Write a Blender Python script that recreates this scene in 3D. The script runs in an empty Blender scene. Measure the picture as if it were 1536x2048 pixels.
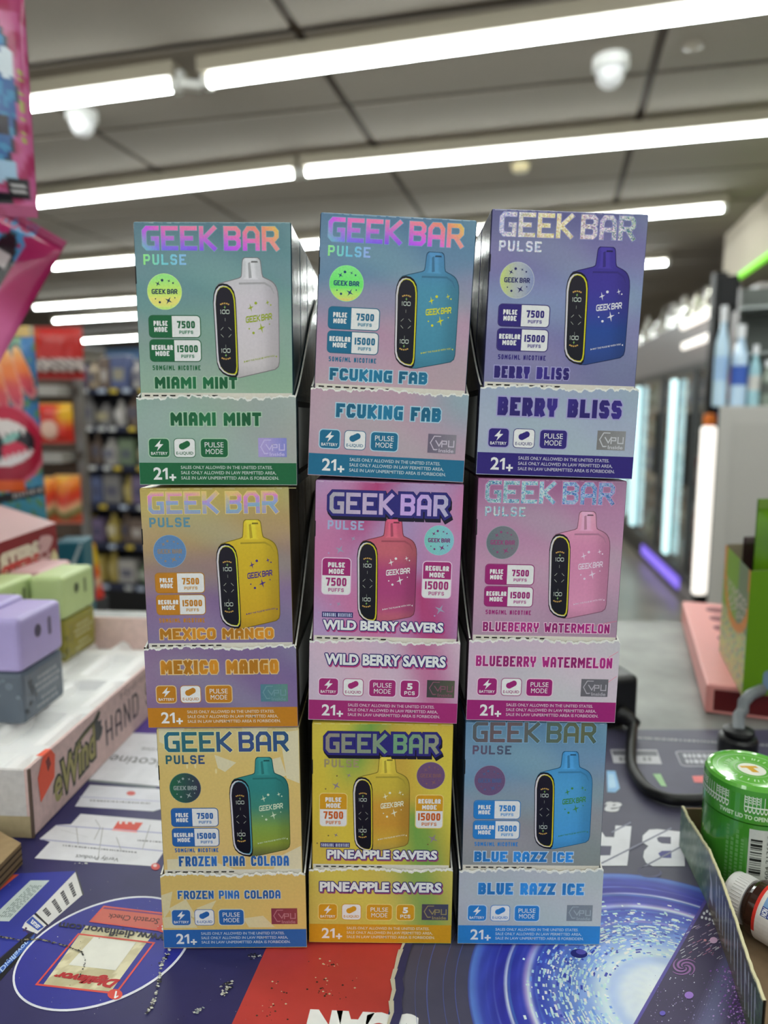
import bpy, bmesh, math, random
from mathutils import Vector, Matrix

# ------------------------------------------------------------------ camera, world, exposure
FPX = 1420.0                      # focal length in pixels of the 1536 px wide frame
PITCH = math.radians(7.8)
MAT_Z = 0.95                      # top of the printed mats on the counter
CAM = Vector((0.0, 0.0, MAT_Z + 0.237))
scene = bpy.context.scene
COL = scene.collection
cam_data = bpy.data.cameras.new('camera')
cam_data.sensor_fit = 'HORIZONTAL'
cam_data.sensor_width = 36.0
cam_data.lens = FPX / 1536.0 * 36.0
cam_data.clip_start = 0.01
cam_data.clip_end = 60.0
cam_data.dof.use_dof = True
cam_data.dof.focus_distance = 0.302
cam_data.dof.aperture_fstop = 9.0
cam = bpy.data.objects.new('camera', cam_data)
cam.location = CAM
cam.rotation_euler = (math.pi / 2 - PITCH, 0, 0)
COL.objects.link(cam)
scene.camera = cam

world = bpy.data.worlds.new('world')
scene.world = world
world.use_nodes = True
world.node_tree.nodes['Background'].inputs[0].default_value = (0.94, 1.0, 0.99, 1)
world.node_tree.nodes['Background'].inputs[1].default_value = 0.78
TUBE_POWER = 32.0
scene.view_settings.view_transform = 'Standard'
scene.view_settings.look = 'None'
scene.view_settings.gamma = 1.0
scene.view_settings.use_curve_mapping = False
scene.view_settings.exposure = 0.0

# ------------------------------------------------------------------ geometry of the view
FWD = Vector((0, math.cos(PITCH), -math.sin(PITCH)))
UPV = Vector((0, math.sin(PITCH), math.cos(PITCH)))
RGT = Vector((1, 0, 0))
def ray(px, py):
    return RGT * ((px - 768) / FPX) + UPV * ((1024 - py) / FPX) + FWD
def on_z(px, py, z):
    d = ray(px, py)
    return CAM + d * ((z - CAM.z) / d.z)
def on_y(px, py, y):
    d = ray(px, py)
    return CAM + d * ((y - CAM.y) / d.y)
def depth_of(p):
    return (p - CAM).dot(FWD)
def x_at(px, y, z):
    return (px - 768) / FPX * depth_of(Vector((0, y, z)))

# ------------------------------------------------------------------ helpers
ALB = 0.81
def lin(c):
    out = []
    for v in c[:3]:
        v = max(0.0, min(255.0, v)) / 255.0
        l = v / 12.92 if v <= 0.04045 else ((v + 0.055) / 1.055) ** 2.4
        out.append(min(0.92, l / ALB))
    return (out[0], out[1], out[2], 1.0)
def mix(a, b, t):
    t = max(0.0, min(1.0, t))
    return tuple(a[i] + (b[i] - a[i]) * t for i in range(3))
def sstep(a, b, x):
    t = max(0.0, min(1.0, (x - a) / (b - a)))
    return t * t * (3 - 2 * t)
def ramp(stops, t):
    if t <= stops[0][0]: return stops[0][1]
    for (a, ca), (b, cb) in zip(stops, stops[1:]):
        if t <= b: return mix(ca, cb, sstep(a, b, t))
    return stops[-1][1]
ORD = ['', 'first', 'second', 'third', 'fourth', 'fifth', 'sixth', 'seventh', 'eighth', 'ninth', 'tenth', 'eleventh', 'twelfth', 'thirteenth', 'fourteenth', 'fifteenth', 'sixteenth', 'seventeenth', 'eighteenth', 'nineteenth', 'twentieth', 'twenty-first', 'twenty-second', 'twenty-third', 'twenty-fourth', 'twenty-fifth', 'twenty-sixth', 'twenty-seventh', 'twenty-eighth', 'twenty-ninth', 'thirtieth']

MATS = {}
def principled(name, color=None, rough=0.5, metal=0.0, attr=False, grain=0.0, grain_scale=400.0, bump=0.0,
               transmission=0.0, emis=None, emis_s=0.0, coat=0.0, alpha=1.0, ior=1.45, spec=0.5, variation=None):
    m = bpy.data.materials.new(name)
    m.use_nodes = True
    nt = m.node_tree
    b = nt.nodes['Principled BSDF']
    b.inputs['Roughness'].default_value = rough
    b.inputs['Metallic'].default_value = metal
    b.inputs['IOR'].default_value = ior
    b.inputs['Transmission Weight'].default_value = transmission
    b.inputs['Coat Weight'].default_value = coat
    b.inputs['Specular IOR Level'].default_value = spec
    b.inputs['Alpha'].default_value = alpha
    src = None
    if attr:
        a = nt.nodes.new('ShaderNodeAttribute'); a.attribute_name = 'Col'
        src = a.outputs['Color']
    elif color is not None:
        rgb = nt.nodes.new('ShaderNodeRGB'); rgb.outputs[0].default_value = lin(color)
        src = rgb.outputs[0]
    if grain > 0 or bump > 0:
        tc = nt.nodes.new('ShaderNodeTexCoord')
        no = nt.nodes.new('ShaderNodeTexNoise'); no.inputs['Scale'].default_value = grain_scale
        no.inputs['Detail'].default_value = 4
        nt.links.new(tc.outputs['Object'], no.inputs['Vector'])
        if grain > 0:
            mr = nt.nodes.new('ShaderNodeMapRange')
            mr.inputs['From Min'].default_value = 0.3; mr.inputs['From Max'].default_value = 0.7
            mr.inputs['To Min'].default_value = 1 - grain; mr.inputs['To Max'].default_value = 1 + grain * 0.4
            nt.links.new(no.outputs['Fac'], mr.inputs['Value'])
            mx = nt.nodes.new('ShaderNodeVectorMath'); mx.operation = 'SCALE'
            nt.links.new(src, mx.inputs[0]); nt.links.new(mr.outputs[0], mx.inputs['Scale'])
            src = mx.outputs[0]
        if bump > 0:
            bp = nt.nodes.new('ShaderNodeBump'); bp.inputs['Strength'].default_value = bump
            bp.inputs['Distance'].default_value = 0.001
            nt.links.new(no.outputs['Fac'], bp.inputs['Height'])
            nt.links.new(bp.outputs[0], b.inputs['Normal'])
    if src is not None:
        nt.links.new(src, b.inputs['Base Color'])
    if emis is not None:
        b.inputs['Emission Color'].default_value = (*emis, 1)
        b.inputs['Emission Strength'].default_value = emis_s
    MATS[name] = m
    return m

principled('print', attr=True, rough=0.40, grain=0.05, grain_scale=900, spec=0.3)
principled('print_gloss', attr=True, rough=0.24, grain=0.04, grain_scale=300, bump=0.05, spec=0.35)
principled('carton_side', attr=True, rough=0.20, grain=0.06, grain_scale=120, bump=0.12, spec=0.03)
principled('film', attr=True, rough=0.22, grain=0.05, grain_scale=60, bump=0.25, spec=0.6)
principled('foil', attr=True, rough=0.30, metal=0.35, grain=0.08, grain_scale=1500)
principled('matte', attr=True, rough=0.75, grain=0.06, grain_scale=250)
principled('plastic', attr=True, rough=0.38, grain=0.02, grain_scale=100)
principled('board', attr=True, rough=0.85, grain=0.12, grain_scale=220, bump=0.1)
principled('metal', attr=True, rough=0.35, metal=0.7, grain=0.04, grain_scale=80)
principled('black_rubber', color=(22, 22, 24), rough=0.35, grain=0.1, grain_scale=200, bump=0.1)
principled('glass', color=(240, 245, 245), rough=0.02, transmission=1.0, ior=1.3)
principled('bottle_film', attr=True, rough=0.1, spec=0.6, coat=0.3, grain=0.03, grain_scale=40)
principled('tube_light', color=(255, 255, 255), emis=(0.93, 1.0, 0.98), emis_s=TUBE_POWER, grain=0.0)
principled('cooler_light', color=(255, 255, 255), emis=(0.55, 0.95, 1.0), emis_s=1.35)
principled('warm_light', color=(255, 255, 255), emis=(1.0, 0.93, 0.84), emis_s=1.35)
principled('green_neon', color=(120, 220, 20), emis=(0.28, 1.0, 0.03), emis_s=0.75)
principled('violet_light', color=(130, 110, 230), emis=(0.28, 0.18, 1.0), emis_s=0.8)
def glitter():
    m = bpy.data.materials.new('glitter_foil'); m.use_nodes = True
    nt = m.node_tree; b = nt.nodes['Principled BSDF']
    b.inputs['Metallic'].default_value = 0.5; b.inputs['Roughness'].default_value = 0.25
    tc = nt.nodes.new('ShaderNodeTexCoord')
    mp = nt.nodes.new('ShaderNodeMapping'); mp.inputs['Scale'].default_value = (1.0, 1.0, 1.0)
    vo = nt.nodes.new('ShaderNodeTexVoronoi'); vo.inputs['Scale'].default_value = 2200
    at = nt.nodes.new('ShaderNodeAttribute'); at.attribute_name = 'Col'
    hs = nt.nodes.new('ShaderNodeSeparateColor')
    cr = nt.nodes.new('ShaderNodeValToRGB')
    e = cr.color_ramp.elements
    e[0].position = 0.0; e[0].color = (0.03, 0.03, 0.05, 1)
    e[1].position = 1.0; e[1].color = (0.95, 0.95, 0.95, 1)
    for p, c in ((0.25, (0.25, 0.3, 0.35, 1)), (0.5, (0.5, 0.55, 0.6, 1)), (0.7, (0.7, 0.72, 0.7, 1))):
        k = e.new(p); k.color = c
    mx = nt.nodes.new('ShaderNodeMix'); mx.data_type = 'RGBA'; mx.blend_type = 'OVERLAY'; mx.inputs[0].default_value = 0.85
    m2 = nt.nodes.new('ShaderNodeMix'); m2.data_type = 'RGBA'; m2.inputs[0].default_value = 0.22
    nt.links.new(tc.outputs['Object'], mp.inputs['Vector'])
    nt.links.new(mp.outputs[0], vo.inputs['Vector'])
    nt.links.new(vo.outputs['Color'], hs.inputs[0])
    nt.links.new(hs.outputs[0], cr.inputs[0])
    nt.links.new(at.outputs['Color'], mx.inputs[6]); nt.links.new(cr.outputs[0], mx.inputs[7])
    nt.links.new(mx.outputs[2], m2.inputs[6]); nt.links.new(vo.outputs['Color'], m2.inputs[7])
    nt.links.new(m2.outputs[2], b.inputs['Base Color'])
    MATS['glitter'] = m
glitter()

class MB:
    """collects faces with their own colours; build() links them as ONE mesh object"""
    def __init__(self):
        self.v = []; self.f = []; self.c = []; self.m = []
    def poly(self, pts, col, m=0):
        i = len(self.v)
        self.v.extend(tuple(p) for p in pts)
        self.f.append(tuple(range(i, i + len(pts))))
        self.c.append(col if isinstance(col, list) else [col] * len(pts))
        self.m.append(m)
    def tris(self, pts, tri, col, m=0):
        i = len(self.v)
        self.v.extend(tuple(p) for p in pts)
        for t in tri:
            self.f.append(tuple(i + k for k in t))
            self.c.append([col(pts[k]) for k in t] if callable(col) else [col] * 3)
            self.m.append(m)
    def grid(self, fn, nu, nv, colfn, m=0):
        i = len(self.v); cs = []
        for b in range(nv + 1):
            for a in range(nu + 1):
                u, w = a / nu, b / nv
                self.v.append(tuple(fn(u, w))); cs.append(colfn(u, w))
        for b in range(nv):
            for a in range(nu):
                k = [b * (nu + 1) + a, b * (nu + 1) + a + 1, (b + 1) * (nu + 1) + a + 1, (b + 1) * (nu + 1) + a]
                self.f.append(tuple(i + q for q in k)); self.c.append([cs[q] for q in k]); self.m.append(m)
    def box(self, lo, hi, col, m=0, T=None, cols=None):
        x0, y0, z0 = lo; x1, y1, z1 = hi
        P = [Vector(p) for p in ((x0,y0,z0),(x1,y0,z0),(x1,y1,z0),(x0,y1,z0),(x0,y0,z1),(x1,y0,z1),(x1,y1,z1),(x0,y1,z1))]
        if T: P = [T @ p for p in P]
        for q in ((0,3,2,1),(4,5,6,7),(0,1,5,4),(1,2,6,5),(2,3,7,6),(3,0,4,7)):
            self.poly([P[k] for k in q], col, m)
    def rbox(self, lo, hi, r, col, m=0, T=None, seg=2):
        bm = bmesh.new()
        bmesh.ops.create_cube(bm, size=1.0)
        for v in bm.verts:
            v.co = Vector([lo[k] if v.co[k] < 0 else hi[k] for k in range(3)])
        bmesh.ops.bevel(bm, geom=list(bm.edges), offset=r, segments=seg, profile=0.5, affect='EDGES')
        bm.normal_update()
        i = len(self.v)
        bm.verts.index_update()
        for v in bm.verts:
            self.v.append(tuple(T @ v.co if T else v.co))
        for f in bm.faces:
            self.f.append(tuple(i + v.index for v in f.verts))
            self.c.append([col(v.co) for v in f.verts] if callable(col) else [col] * len(f.verts)); self.m.append(m)
        bm.free()
    def lathe(self, prof, n, colfn, m=0, T=None, cap=True):
        """prof: (r, z) from the bottom up"""
        i = len(self.v)
        for r, z in prof:
            for k in range(n):
                a = 2 * math.pi * k / n
                p = Vector((r * math.cos(a), r * math.sin(a), z))
                self.v.append(tuple(T @ p if T else p))
        for j in range(len(prof) - 1):
            for k in range(n):
                q = (j*n+k, j*n+(k+1) % n, (j+1)*n+(k+1) % n, (j+1)*n+k)
                self.f.append(tuple(i + t for t in q)); self.m.append(m)
                c = colfn(j, k) if callable(colfn) else colfn
                self.c.append([c] * 4)
        if cap:
            for j, rev in ((0, True), (len(prof) - 1, False)):
                q = [j*n+k for k in range(n)]
                if rev: q.reverse()
                self.f.append(tuple(i + t for t in q)); self.m.append(m)
                c = colfn(max(0, min(j, len(prof) - 2)), 0) if callable(colfn) else colfn
                self.c.append([c] * n)
    def tube(self, pts, r, n, col, m=0):
        pts = [Vector(p) for p in pts]
        i = len(self.v)
        ref = Vector((0, 0, 1))
        for j, p in enumerate(pts):
            t = (pts[min(j + 1, len(pts) - 1)] - pts[max(j - 1, 0)]).normalized()
            s = t.cross(ref)
            if s.length < 1e-3: s = t.cross(Vector((1, 0, 0)))
            s.normalize(); w = s.cross(t).normalized()
            rr = r[j] if isinstance(r, list) else r
            for k in range(n):
                a = 2 * math.pi * k / n
                self.v.append(tuple(p + s * (rr * math.cos(a)) + w * (rr * math.sin(a))))
        for j in range(len(pts) - 1):
            for k in range(n):
                q = (j*n+k, j*n+(k+1) % n, (j+1)*n+(k+1) % n, (j+1)*n+k)
                self.f.append(tuple(i + t for t in q)); self.m.append(m); self.c.append([col] * 4)
        for j in (0, len(pts) - 1):
            self.f.append(tuple(i + j*n+k for k in range(n))); self.m.append(m); self.c.append([col] * n)
    def build(self, name, mats, parent=None, smooth=False, fix=False):
        me = bpy.data.meshes.new(name)
        me.from_pydata(self.v, [], self.f)
        ca = me.color_attributes.new('Col', 'FLOAT_COLOR', 'CORNER')
        flat = [x for fc in self.c for c in fc for x in lin(c)]
        ca.data.foreach_set('color', flat)
        if isinstance(mats, str): mats = [mats]
        for k in mats: me.materials.append(MATS[k])
        me.polygons.foreach_set('material_index', self.m)
        if smooth: me.polygons.foreach_set('use_smooth', [True] * len(me.polygons))
        if fix:
            bm = bmesh.new(); bm.from_mesh(me); bmesh.ops.recalc_face_normals(bm, faces=bm.faces); bm.to_mesh(me); bm.free()
        me.update()
        o = bpy.data.objects.new(name, me); COL.objects.link(o)
        if parent is not None: o.parent = parent
        return o

def tag(o, label, cat, group=None):
    o['label'] = label; o['category'] = cat
    if group: o['group'] = group
    return o
def thing(name, label, cat, loc=(0, 0, 0), rot=(0, 0, 0), group=None):
    o = bpy.data.objects.new(name, None); o.empty_display_size = 0.02
    COL.objects.link(o); o.location = loc; o.rotation_euler = rot
    return tag(o, label, cat, group)
def struct(o):
    o['kind'] = 'structure'; return o

# ------------------------------------------------------------------ lettering
_tc = {}
def btext(s, bold=0.0, shear=0.0):
    key = (s, bold, shear)
    if key in _tc: return _tc[key]
    cu = bpy.data.curves.new('lettering', 'FONT')
    cu.body = s; cu.size = 1.0; cu.offset = bold; cu.resolution_u = 3; cu.shear = shear
    ob = bpy.data.objects.new('lettering', cu); COL.objects.link(ob)
    dg = bpy.context.evaluated_depsgraph_get(); dg.update()
    me = ob.evaluated_get(dg).to_mesh()
    me.calc_loop_triangles()
    V = [(v.co.x, v.co.y) for v in me.vertices]
    T = [tuple(t.vertices) for t in me.loop_triangles]
    ob.evaluated_get(dg).to_mesh_clear()
    bpy.data.objects.remove(ob); bpy.data.curves.remove(cu)
    _tc[key] = (V, T)
    return V, T
def cap_h():
    V, T = btext('H'); return max(v[1] for v in V)
CAPH = cap_h()
def put_text(mb, s, F, u0, u1, v, h, col, layer, bold=0.03, shear=0.0, m=0, du=0.0, dv=0.0, slope=0.0):
    """text between u0 and u1, baseline at v, capitals h high (v runs down)"""
    V, T = btext(s, bold, shear)
    V0, _ = btext(s, 0.0, shear)
    xa = min(p[0] for p in V0); xb = max(p[0] for p in V0)
    pts = []
    for x, y in V:
        t = (x - xa) / (xb - xa)
        u = u0 + (u1 - u0) * t + du
        pts.append(F(u, v - y / CAPH * h + dv + slope * (t), layer))
    mb.tris(pts, T, col, m)

GL = {
 'A': [[(0,0),(0,.78),(.25,1),(.75,1),(1,.78),(1,0)],[(0,.38),(1,.38)]],
 'B': [[(0,.52),(.8,.52),(1,.66),(1,.86),(.8,1),(0,1),(0,0),(.8,0),(1,.14),(1,.38),(.8,.52)]],
 'C': [[(1,.7),(1,.85),(.8,1),(.2,1),(0,.85),(0,.15),(.2,0),(.8,0),(1,.15),(1,.3)]],
 'D': [[(0,0),(0,1),(.72,1),(1,.8),(1,.2),(.72,0),(0,0)]],
 'E': [[(1,1),(0,1),(0,0),(1,0)],[(0,.5),(.85,.5)]],
 'F': [[(1,1),(0,1),(0,0)],[(0,.48),(.85,.48)]],
 'G': [[(1,1),(.22,1),(0,.84),(0,.16),(.22,0),(1,0),(1,.48),(.55,.48)]],
 'H': [[(0,0),(0,1)],[(1,0),(1,1)],[(0,.5),(1,.5)]],
 'I': [[(.5,0),(.5,1)]],
 'J': [[(1,1),(1,.15),(.8,0),(.2,0),(0,.15),(0,.3)]],
 'K': [[(0,0),(0,1)],[(1,1),(.2,.5),(1,0)],[(0,.5),(.25,.5)]],
 'L': [[(0,1),(0,0),(1,0)]],
 'M': [[(0,0),(0,1),(.5,.4),(1,1),(1,0)]],
 'N': [[(0,0),(0,1),(1,0),(1,1)]],
 'O': [[(.2,0),(0,.16),(0,.84),(.2,1),(.8,1),(1,.84),(1,.16),(.8,0),(.2,0)]],
 'P': [[(0,0),(0,1),(.8,1),(1,.85),(1,.58),(.8,.42),(0,.42)]],
 'R': [[(0,0),(0,1),(.8,1),(1,.85),(1,.6),(.8,.45),(0,.45)],[(.5,.45),(1,0)]],
 'S': [[(1,.78),(1,.86),(.8,1),(.2,1),(0,.86),(0,.62),(.2,.5),(.8,.5),(1,.38),(1,.14),(.8,0),(.2,0),(0,.14),(0,.24)]],
 'T': [[(0,1),(1,1)],[(.5,1),(.5,0)]],
 'U': [[(0,1),(0,.16),(.22,0),(.78,0),(1,.16),(1,1)]],
 'V': [[(0,1),(.5,0),(1,1)]],
 'W': [[(0,1),(.2,0),(.5,.6),(.8,0),(1,1)]],
 'X': [[(0,0),(1,1)],[(0,1),(1,0)]],
 'Y': [[(0,1),(0,.62),(.2,.48),(.8,.48),(1,.62),(1,1)],[(.5,.48),(.5,0)]],
 'Z': [[(0,1),(1,1),(0,0),(1,0)]],
 '0': [[(.2,0),(0,.16),(0,.84),(.2,1),(.8,1),(1,.84),(1,.16),(.8,0),(.2,0)]],
 '1': [[(.15,.85),(.5,1),(.5,0)]],
 '5': [[(1,1),(0,1),(0,.56),(.8,.56),(1,.42),(1,.14),(.8,0),(0,0)]],
 '7': [[(0,1),(1,1),(.45,0)]],
 '/': [[(0,0),(1,1)]],
 '?': [[(0,.8),(.2,1),(.8,1),(1,.8),(1,.6),(.5,.42),(.5,.3)],[(.5,.02),(.5,.0)]],
}
GW = {'I': 0.0, '1': 0.45, 'M': 1.3, 'W': 1.3, ' ': 0.55, '/': 0.6}
def ribbon(pts, t, ext):
    closed = pts[0] == pts[-1]
    P = [Vector(p) for p in pts]
    if closed: P = P[:-1]
    n = len(P)
    if not closed:
        d0 = (P[0] - P[1]).normalized(); d1 = (P[-1] - P[-2]).normalized()
        e0, e1 = ext if isinstance(ext, tuple) else (ext, ext)
        P[0] = P[0] + d0 * e0; P[-1] = P[-1] + d1 * e1
    segs = [(k, (k + 1) % n) for k in range(n if closed else n - 1)]
    dirs = [(P[b] - P[a]).normalized() for a, b in segs]
    nor = [Vector((-d.y, d.x)) for d in dirs]
    L = {}; out = []
    h = t / 2
    for k in range(n):
        if closed: i0, i1 = (k - 1) % n, k
        else: i0, i1 = max(k - 1, 0), min(k, n - 2)
        b = nor[i0] + nor[i1]
        if b.length < 0.75:            # sharp turn: square both ends off and fill with a disc
            L[k] = None
            out.append([P[k] + Vector((math.cos(a), math.sin(a))) * h for a in [math.pi * q / 4 + math.pi / 8 for q in range(8)]])
        else:
            b.normalize(); L[k] = b * (h / max(0.3, b.dot(nor[i1])))
    for s, (a, b) in enumerate(segs):
        oa = L[a] if L[a] is not None else nor[s] * h
        ob = L[b] if L[b] is not None else nor[s] * h
        out.append([P[a] - oa, P[b] - ob, P[b] + ob, P[a] + oa])
    return out
def _edge_end(a, b):
    k = 1 if abs(a[1] - b[1]) > abs(a[0] - b[0]) else 0
    return a[k] <= 0.001 or a[k] >= 0.999
def stext(s, aspect, t, out=0.0, gap=0.16, sp=None):
    """blocky stencil lettering, 1 high and `aspect` long, stroke t; `out` grows it for an outline"""
    rel = [GW.get(ch, 1.0) for ch in s]
    nI = sum(1 for ch in s if ch == 'I')
    nS = s.count(' ') if sp is not None else 0
    if sp is not None: rel = [0.0 if ch == ' ' else r for ch, r in zip(s, rel)]
    g = (aspect - gap * (len(s) - 1) - nI * t - nS * (sp or 0)) / max(0.01, sum(rel))
    x = 0.0; polys = []
    for ch, r in zip(s, rel):
        w = t if ch == 'I' else (sp if (ch == ' ' and sp is not None) else r * g)
        for pl in GL.get(ch, []):
            P = [(x + t / 2 + q[0] * (w - t), t / 2 + q[1] * (1 - t)) for q in pl]
            polys += ribbon(P, t + 2 * out, ((t / 2 if _edge_end(pl[0], pl[1]) else 0) + out, (t / 2 if _edge_end(pl[-1], pl[-2]) else 0) + out))
        x += w + gap
    return polys
def put_stext(mb, s, F, u0, u1, v, h, t, col, layer, out=0.0, gap=0.16, m=0, slope=0.0, shear=0.0, du=0.0, dv=0.0, sp=None):
    """col: a colour or a function of (u, v)"""
    for k, pl in enumerate(stext(s, (u1 - u0) / h, t, out, gap, sp)):
        uv = [(u0 + p.x * h + shear * p.y * h + du, v - p.y * h + slope * (p.x * h) + dv) for p in pl]
        c = [col(*q) for q in uv] if callable(col) else col
        mb.poly([F(q[0], q[1], layer + 0.06 * (k % 15)) for q in uv], c, m)
def disc_pts(u, v, ru, rv=None, n=28):
    rv = ru if rv is None else rv
    return [(u + ru * math.cos(2*math.pi*k/n), v + rv * math.sin(2*math.pi*k/n)) for k in range(n)]
def star_pts(u, v, r, a0=0.0, k=0.26):
    return [(u + (r if q % 2 == 0 else r * k) * math.cos(a0 + q*math.pi/4), v + (r if q % 2 == 0 else r * k) * math.sin(a0 + q*math.pi/4)) for q in range(8)]
def rrect_pts(u0, v0, u1, v1, r, n=4, corners=(1,1,1,1)):
    out = []
    for (cu, cv, a0, on) in ((u1-r, v0+r, -90, corners[1]), (u1-r, v1-r, 0, corners[2]), (u0+r, v1-r, 90, corners[3]), (u0+r, v0+r, 180, corners[0])):
        if not on:
            sx = 1 if a0 in (-90, 0) else -1; sy = -1 if a0 in (-90, 180) else 1
            out.append((cu + sx * r, cv + sy * r)); continue
        for k in range(n + 1):
            a = math.radians(a0 + 90 * k / n)
            out.append((cu + r * math.cos(a), cv + r * math.sin(a)))
    return out
def shape(mb, pts, F, col, layer, m=0):
    c = [col(*p) for p in pts] if callable(col) else col
    mb.poly([F(p[0], p[1], layer) for p in pts], c, m)
# ------------------------------------------------------------------ cartons: the nine display trays and their retail boxes
W_R, W_T, H_R, FLAP, D_T, D_R = 0.0618, 0.0640, 0.1036, 0.0363, 0.146, 0.0282
EPS = 4e-5
def FR(u, v, L): return Vector(((u - 0.5) * W_R, -L * EPS, H_R - v * W_R))
def FT(u, v, L): return Vector(((u - 0.5) * W_T, -L * EPS, FLAP - v * W_T))
WHITE = (226, 226, 226)

def rainbow(u, v):           # diffraction sheen of the foil painted as colour bands across the letters
    s = (v - 0.03) / 0.16
    top = ramp([(0.0, (190, 70, 235)), (0.25, (250, 120, 165)), (0.55, (255, 130, 150)), (0.8, (250, 140, 110)), (1.0, (190, 220, 80))], u)
    bot = ramp([(0.0, (110, 215, 180)), (0.2, (120, 110, 240)), (0.45, (125, 85, 245)), (0.7, (195, 85, 240)), (0.9, (240, 140, 140)), (1.0, (130, 190, 220))], u)
    return mix(top, bot, s * 1.1)
def rainbow_dim(u, v):
    s = (v - 0.04) / 0.15
    return ramp([(0.0, (225, 190, 120)), (0.14, (235, 130, 190)), (0.34, (165, 150, 215)), (0.6, (130, 170, 190)), (1.0, (150, 150, 190))], s + 0.1 * math.sin(u * 9))
def teal_foil(u, v):
    return ramp([(0.0, (45, 115, 150)), (0.3, (60, 120, 130)), (0.6, (70, 90, 150)), (1.0, (55, 95, 140))], u + 0.3 * v)
def grey_foil(u, v):
    return ramp([(0.0, (90, 105, 110)), (0.3, (120, 100, 105)), (0.6, (95, 115, 105)), (0.85, (110, 115, 85)), (1.0, (85, 110, 100))], u + 0.4 * v)
def silver_violet(u, v):
    return ramp([(0.0, (160, 160, 165)), (0.35, (190, 170, 200)), (0.65, (195, 160, 225)), (1.0, (170, 175, 190))], u)
def silver_green(u, v):
    return ramp([(0.0, (165, 150, 140)), (0.4, (150, 165, 140)), (0.6, (125, 175, 135)), (1.0, (170, 160, 145))], u)

def swirl(a, b, c, d):
    def f(u, v):
        t = math.sin(7 * u + 3.2 * math.sin(2.2 * v + 0.6) + 1.0) * 0.5 + 0.5
        s = math.sin(5 * v - 6 * u + 2.5 * math.sin(3 * u + 1)) * 0.5 + 0.5
        col = mix(mix(a, b, t), c, 0.55 * s)
        k = math.exp(-((u - 0.42 + 0.15 * math.sin(3 * v)) / 0.12) ** 2) * math.exp(-(v / 0.42) ** 4)
        k2 = math.exp(-((u - 0.76 - 0.25 * (v - 0.8)) / 0.15) ** 2) * sstep(0.55, 0.75, v)
        return mix(col, d, min(1, k + k2))
    return f
def wild_bg(u, v):
    return swirl((205, 110, 165), (165, 140, 195), (190, 150, 200), (190, 55, 120))(u, v)
def wild_flap(u, v):
    return mix(swirl((215, 170, 195), (190, 165, 200), (210, 190, 205), (190, 70, 130))(u, v + 0.75), (205, 180, 200), 0.35)
def pine_bg(u, v):
    return swirl((218, 190, 40), (205, 160, 45), (215, 200, 55), (110, 165, 60))(u, v)
def pine_flap(u, v):
    return mix(swirl((215, 195, 60), (205, 170, 55), (210, 195, 80), (110, 160, 70))(u, v + 0.75), (210, 190, 80), 0.25)
def vgrad(*stops):
    return lambda u, v: ramp(list(stops), v + 0.12 * (u - 0.5))

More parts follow.
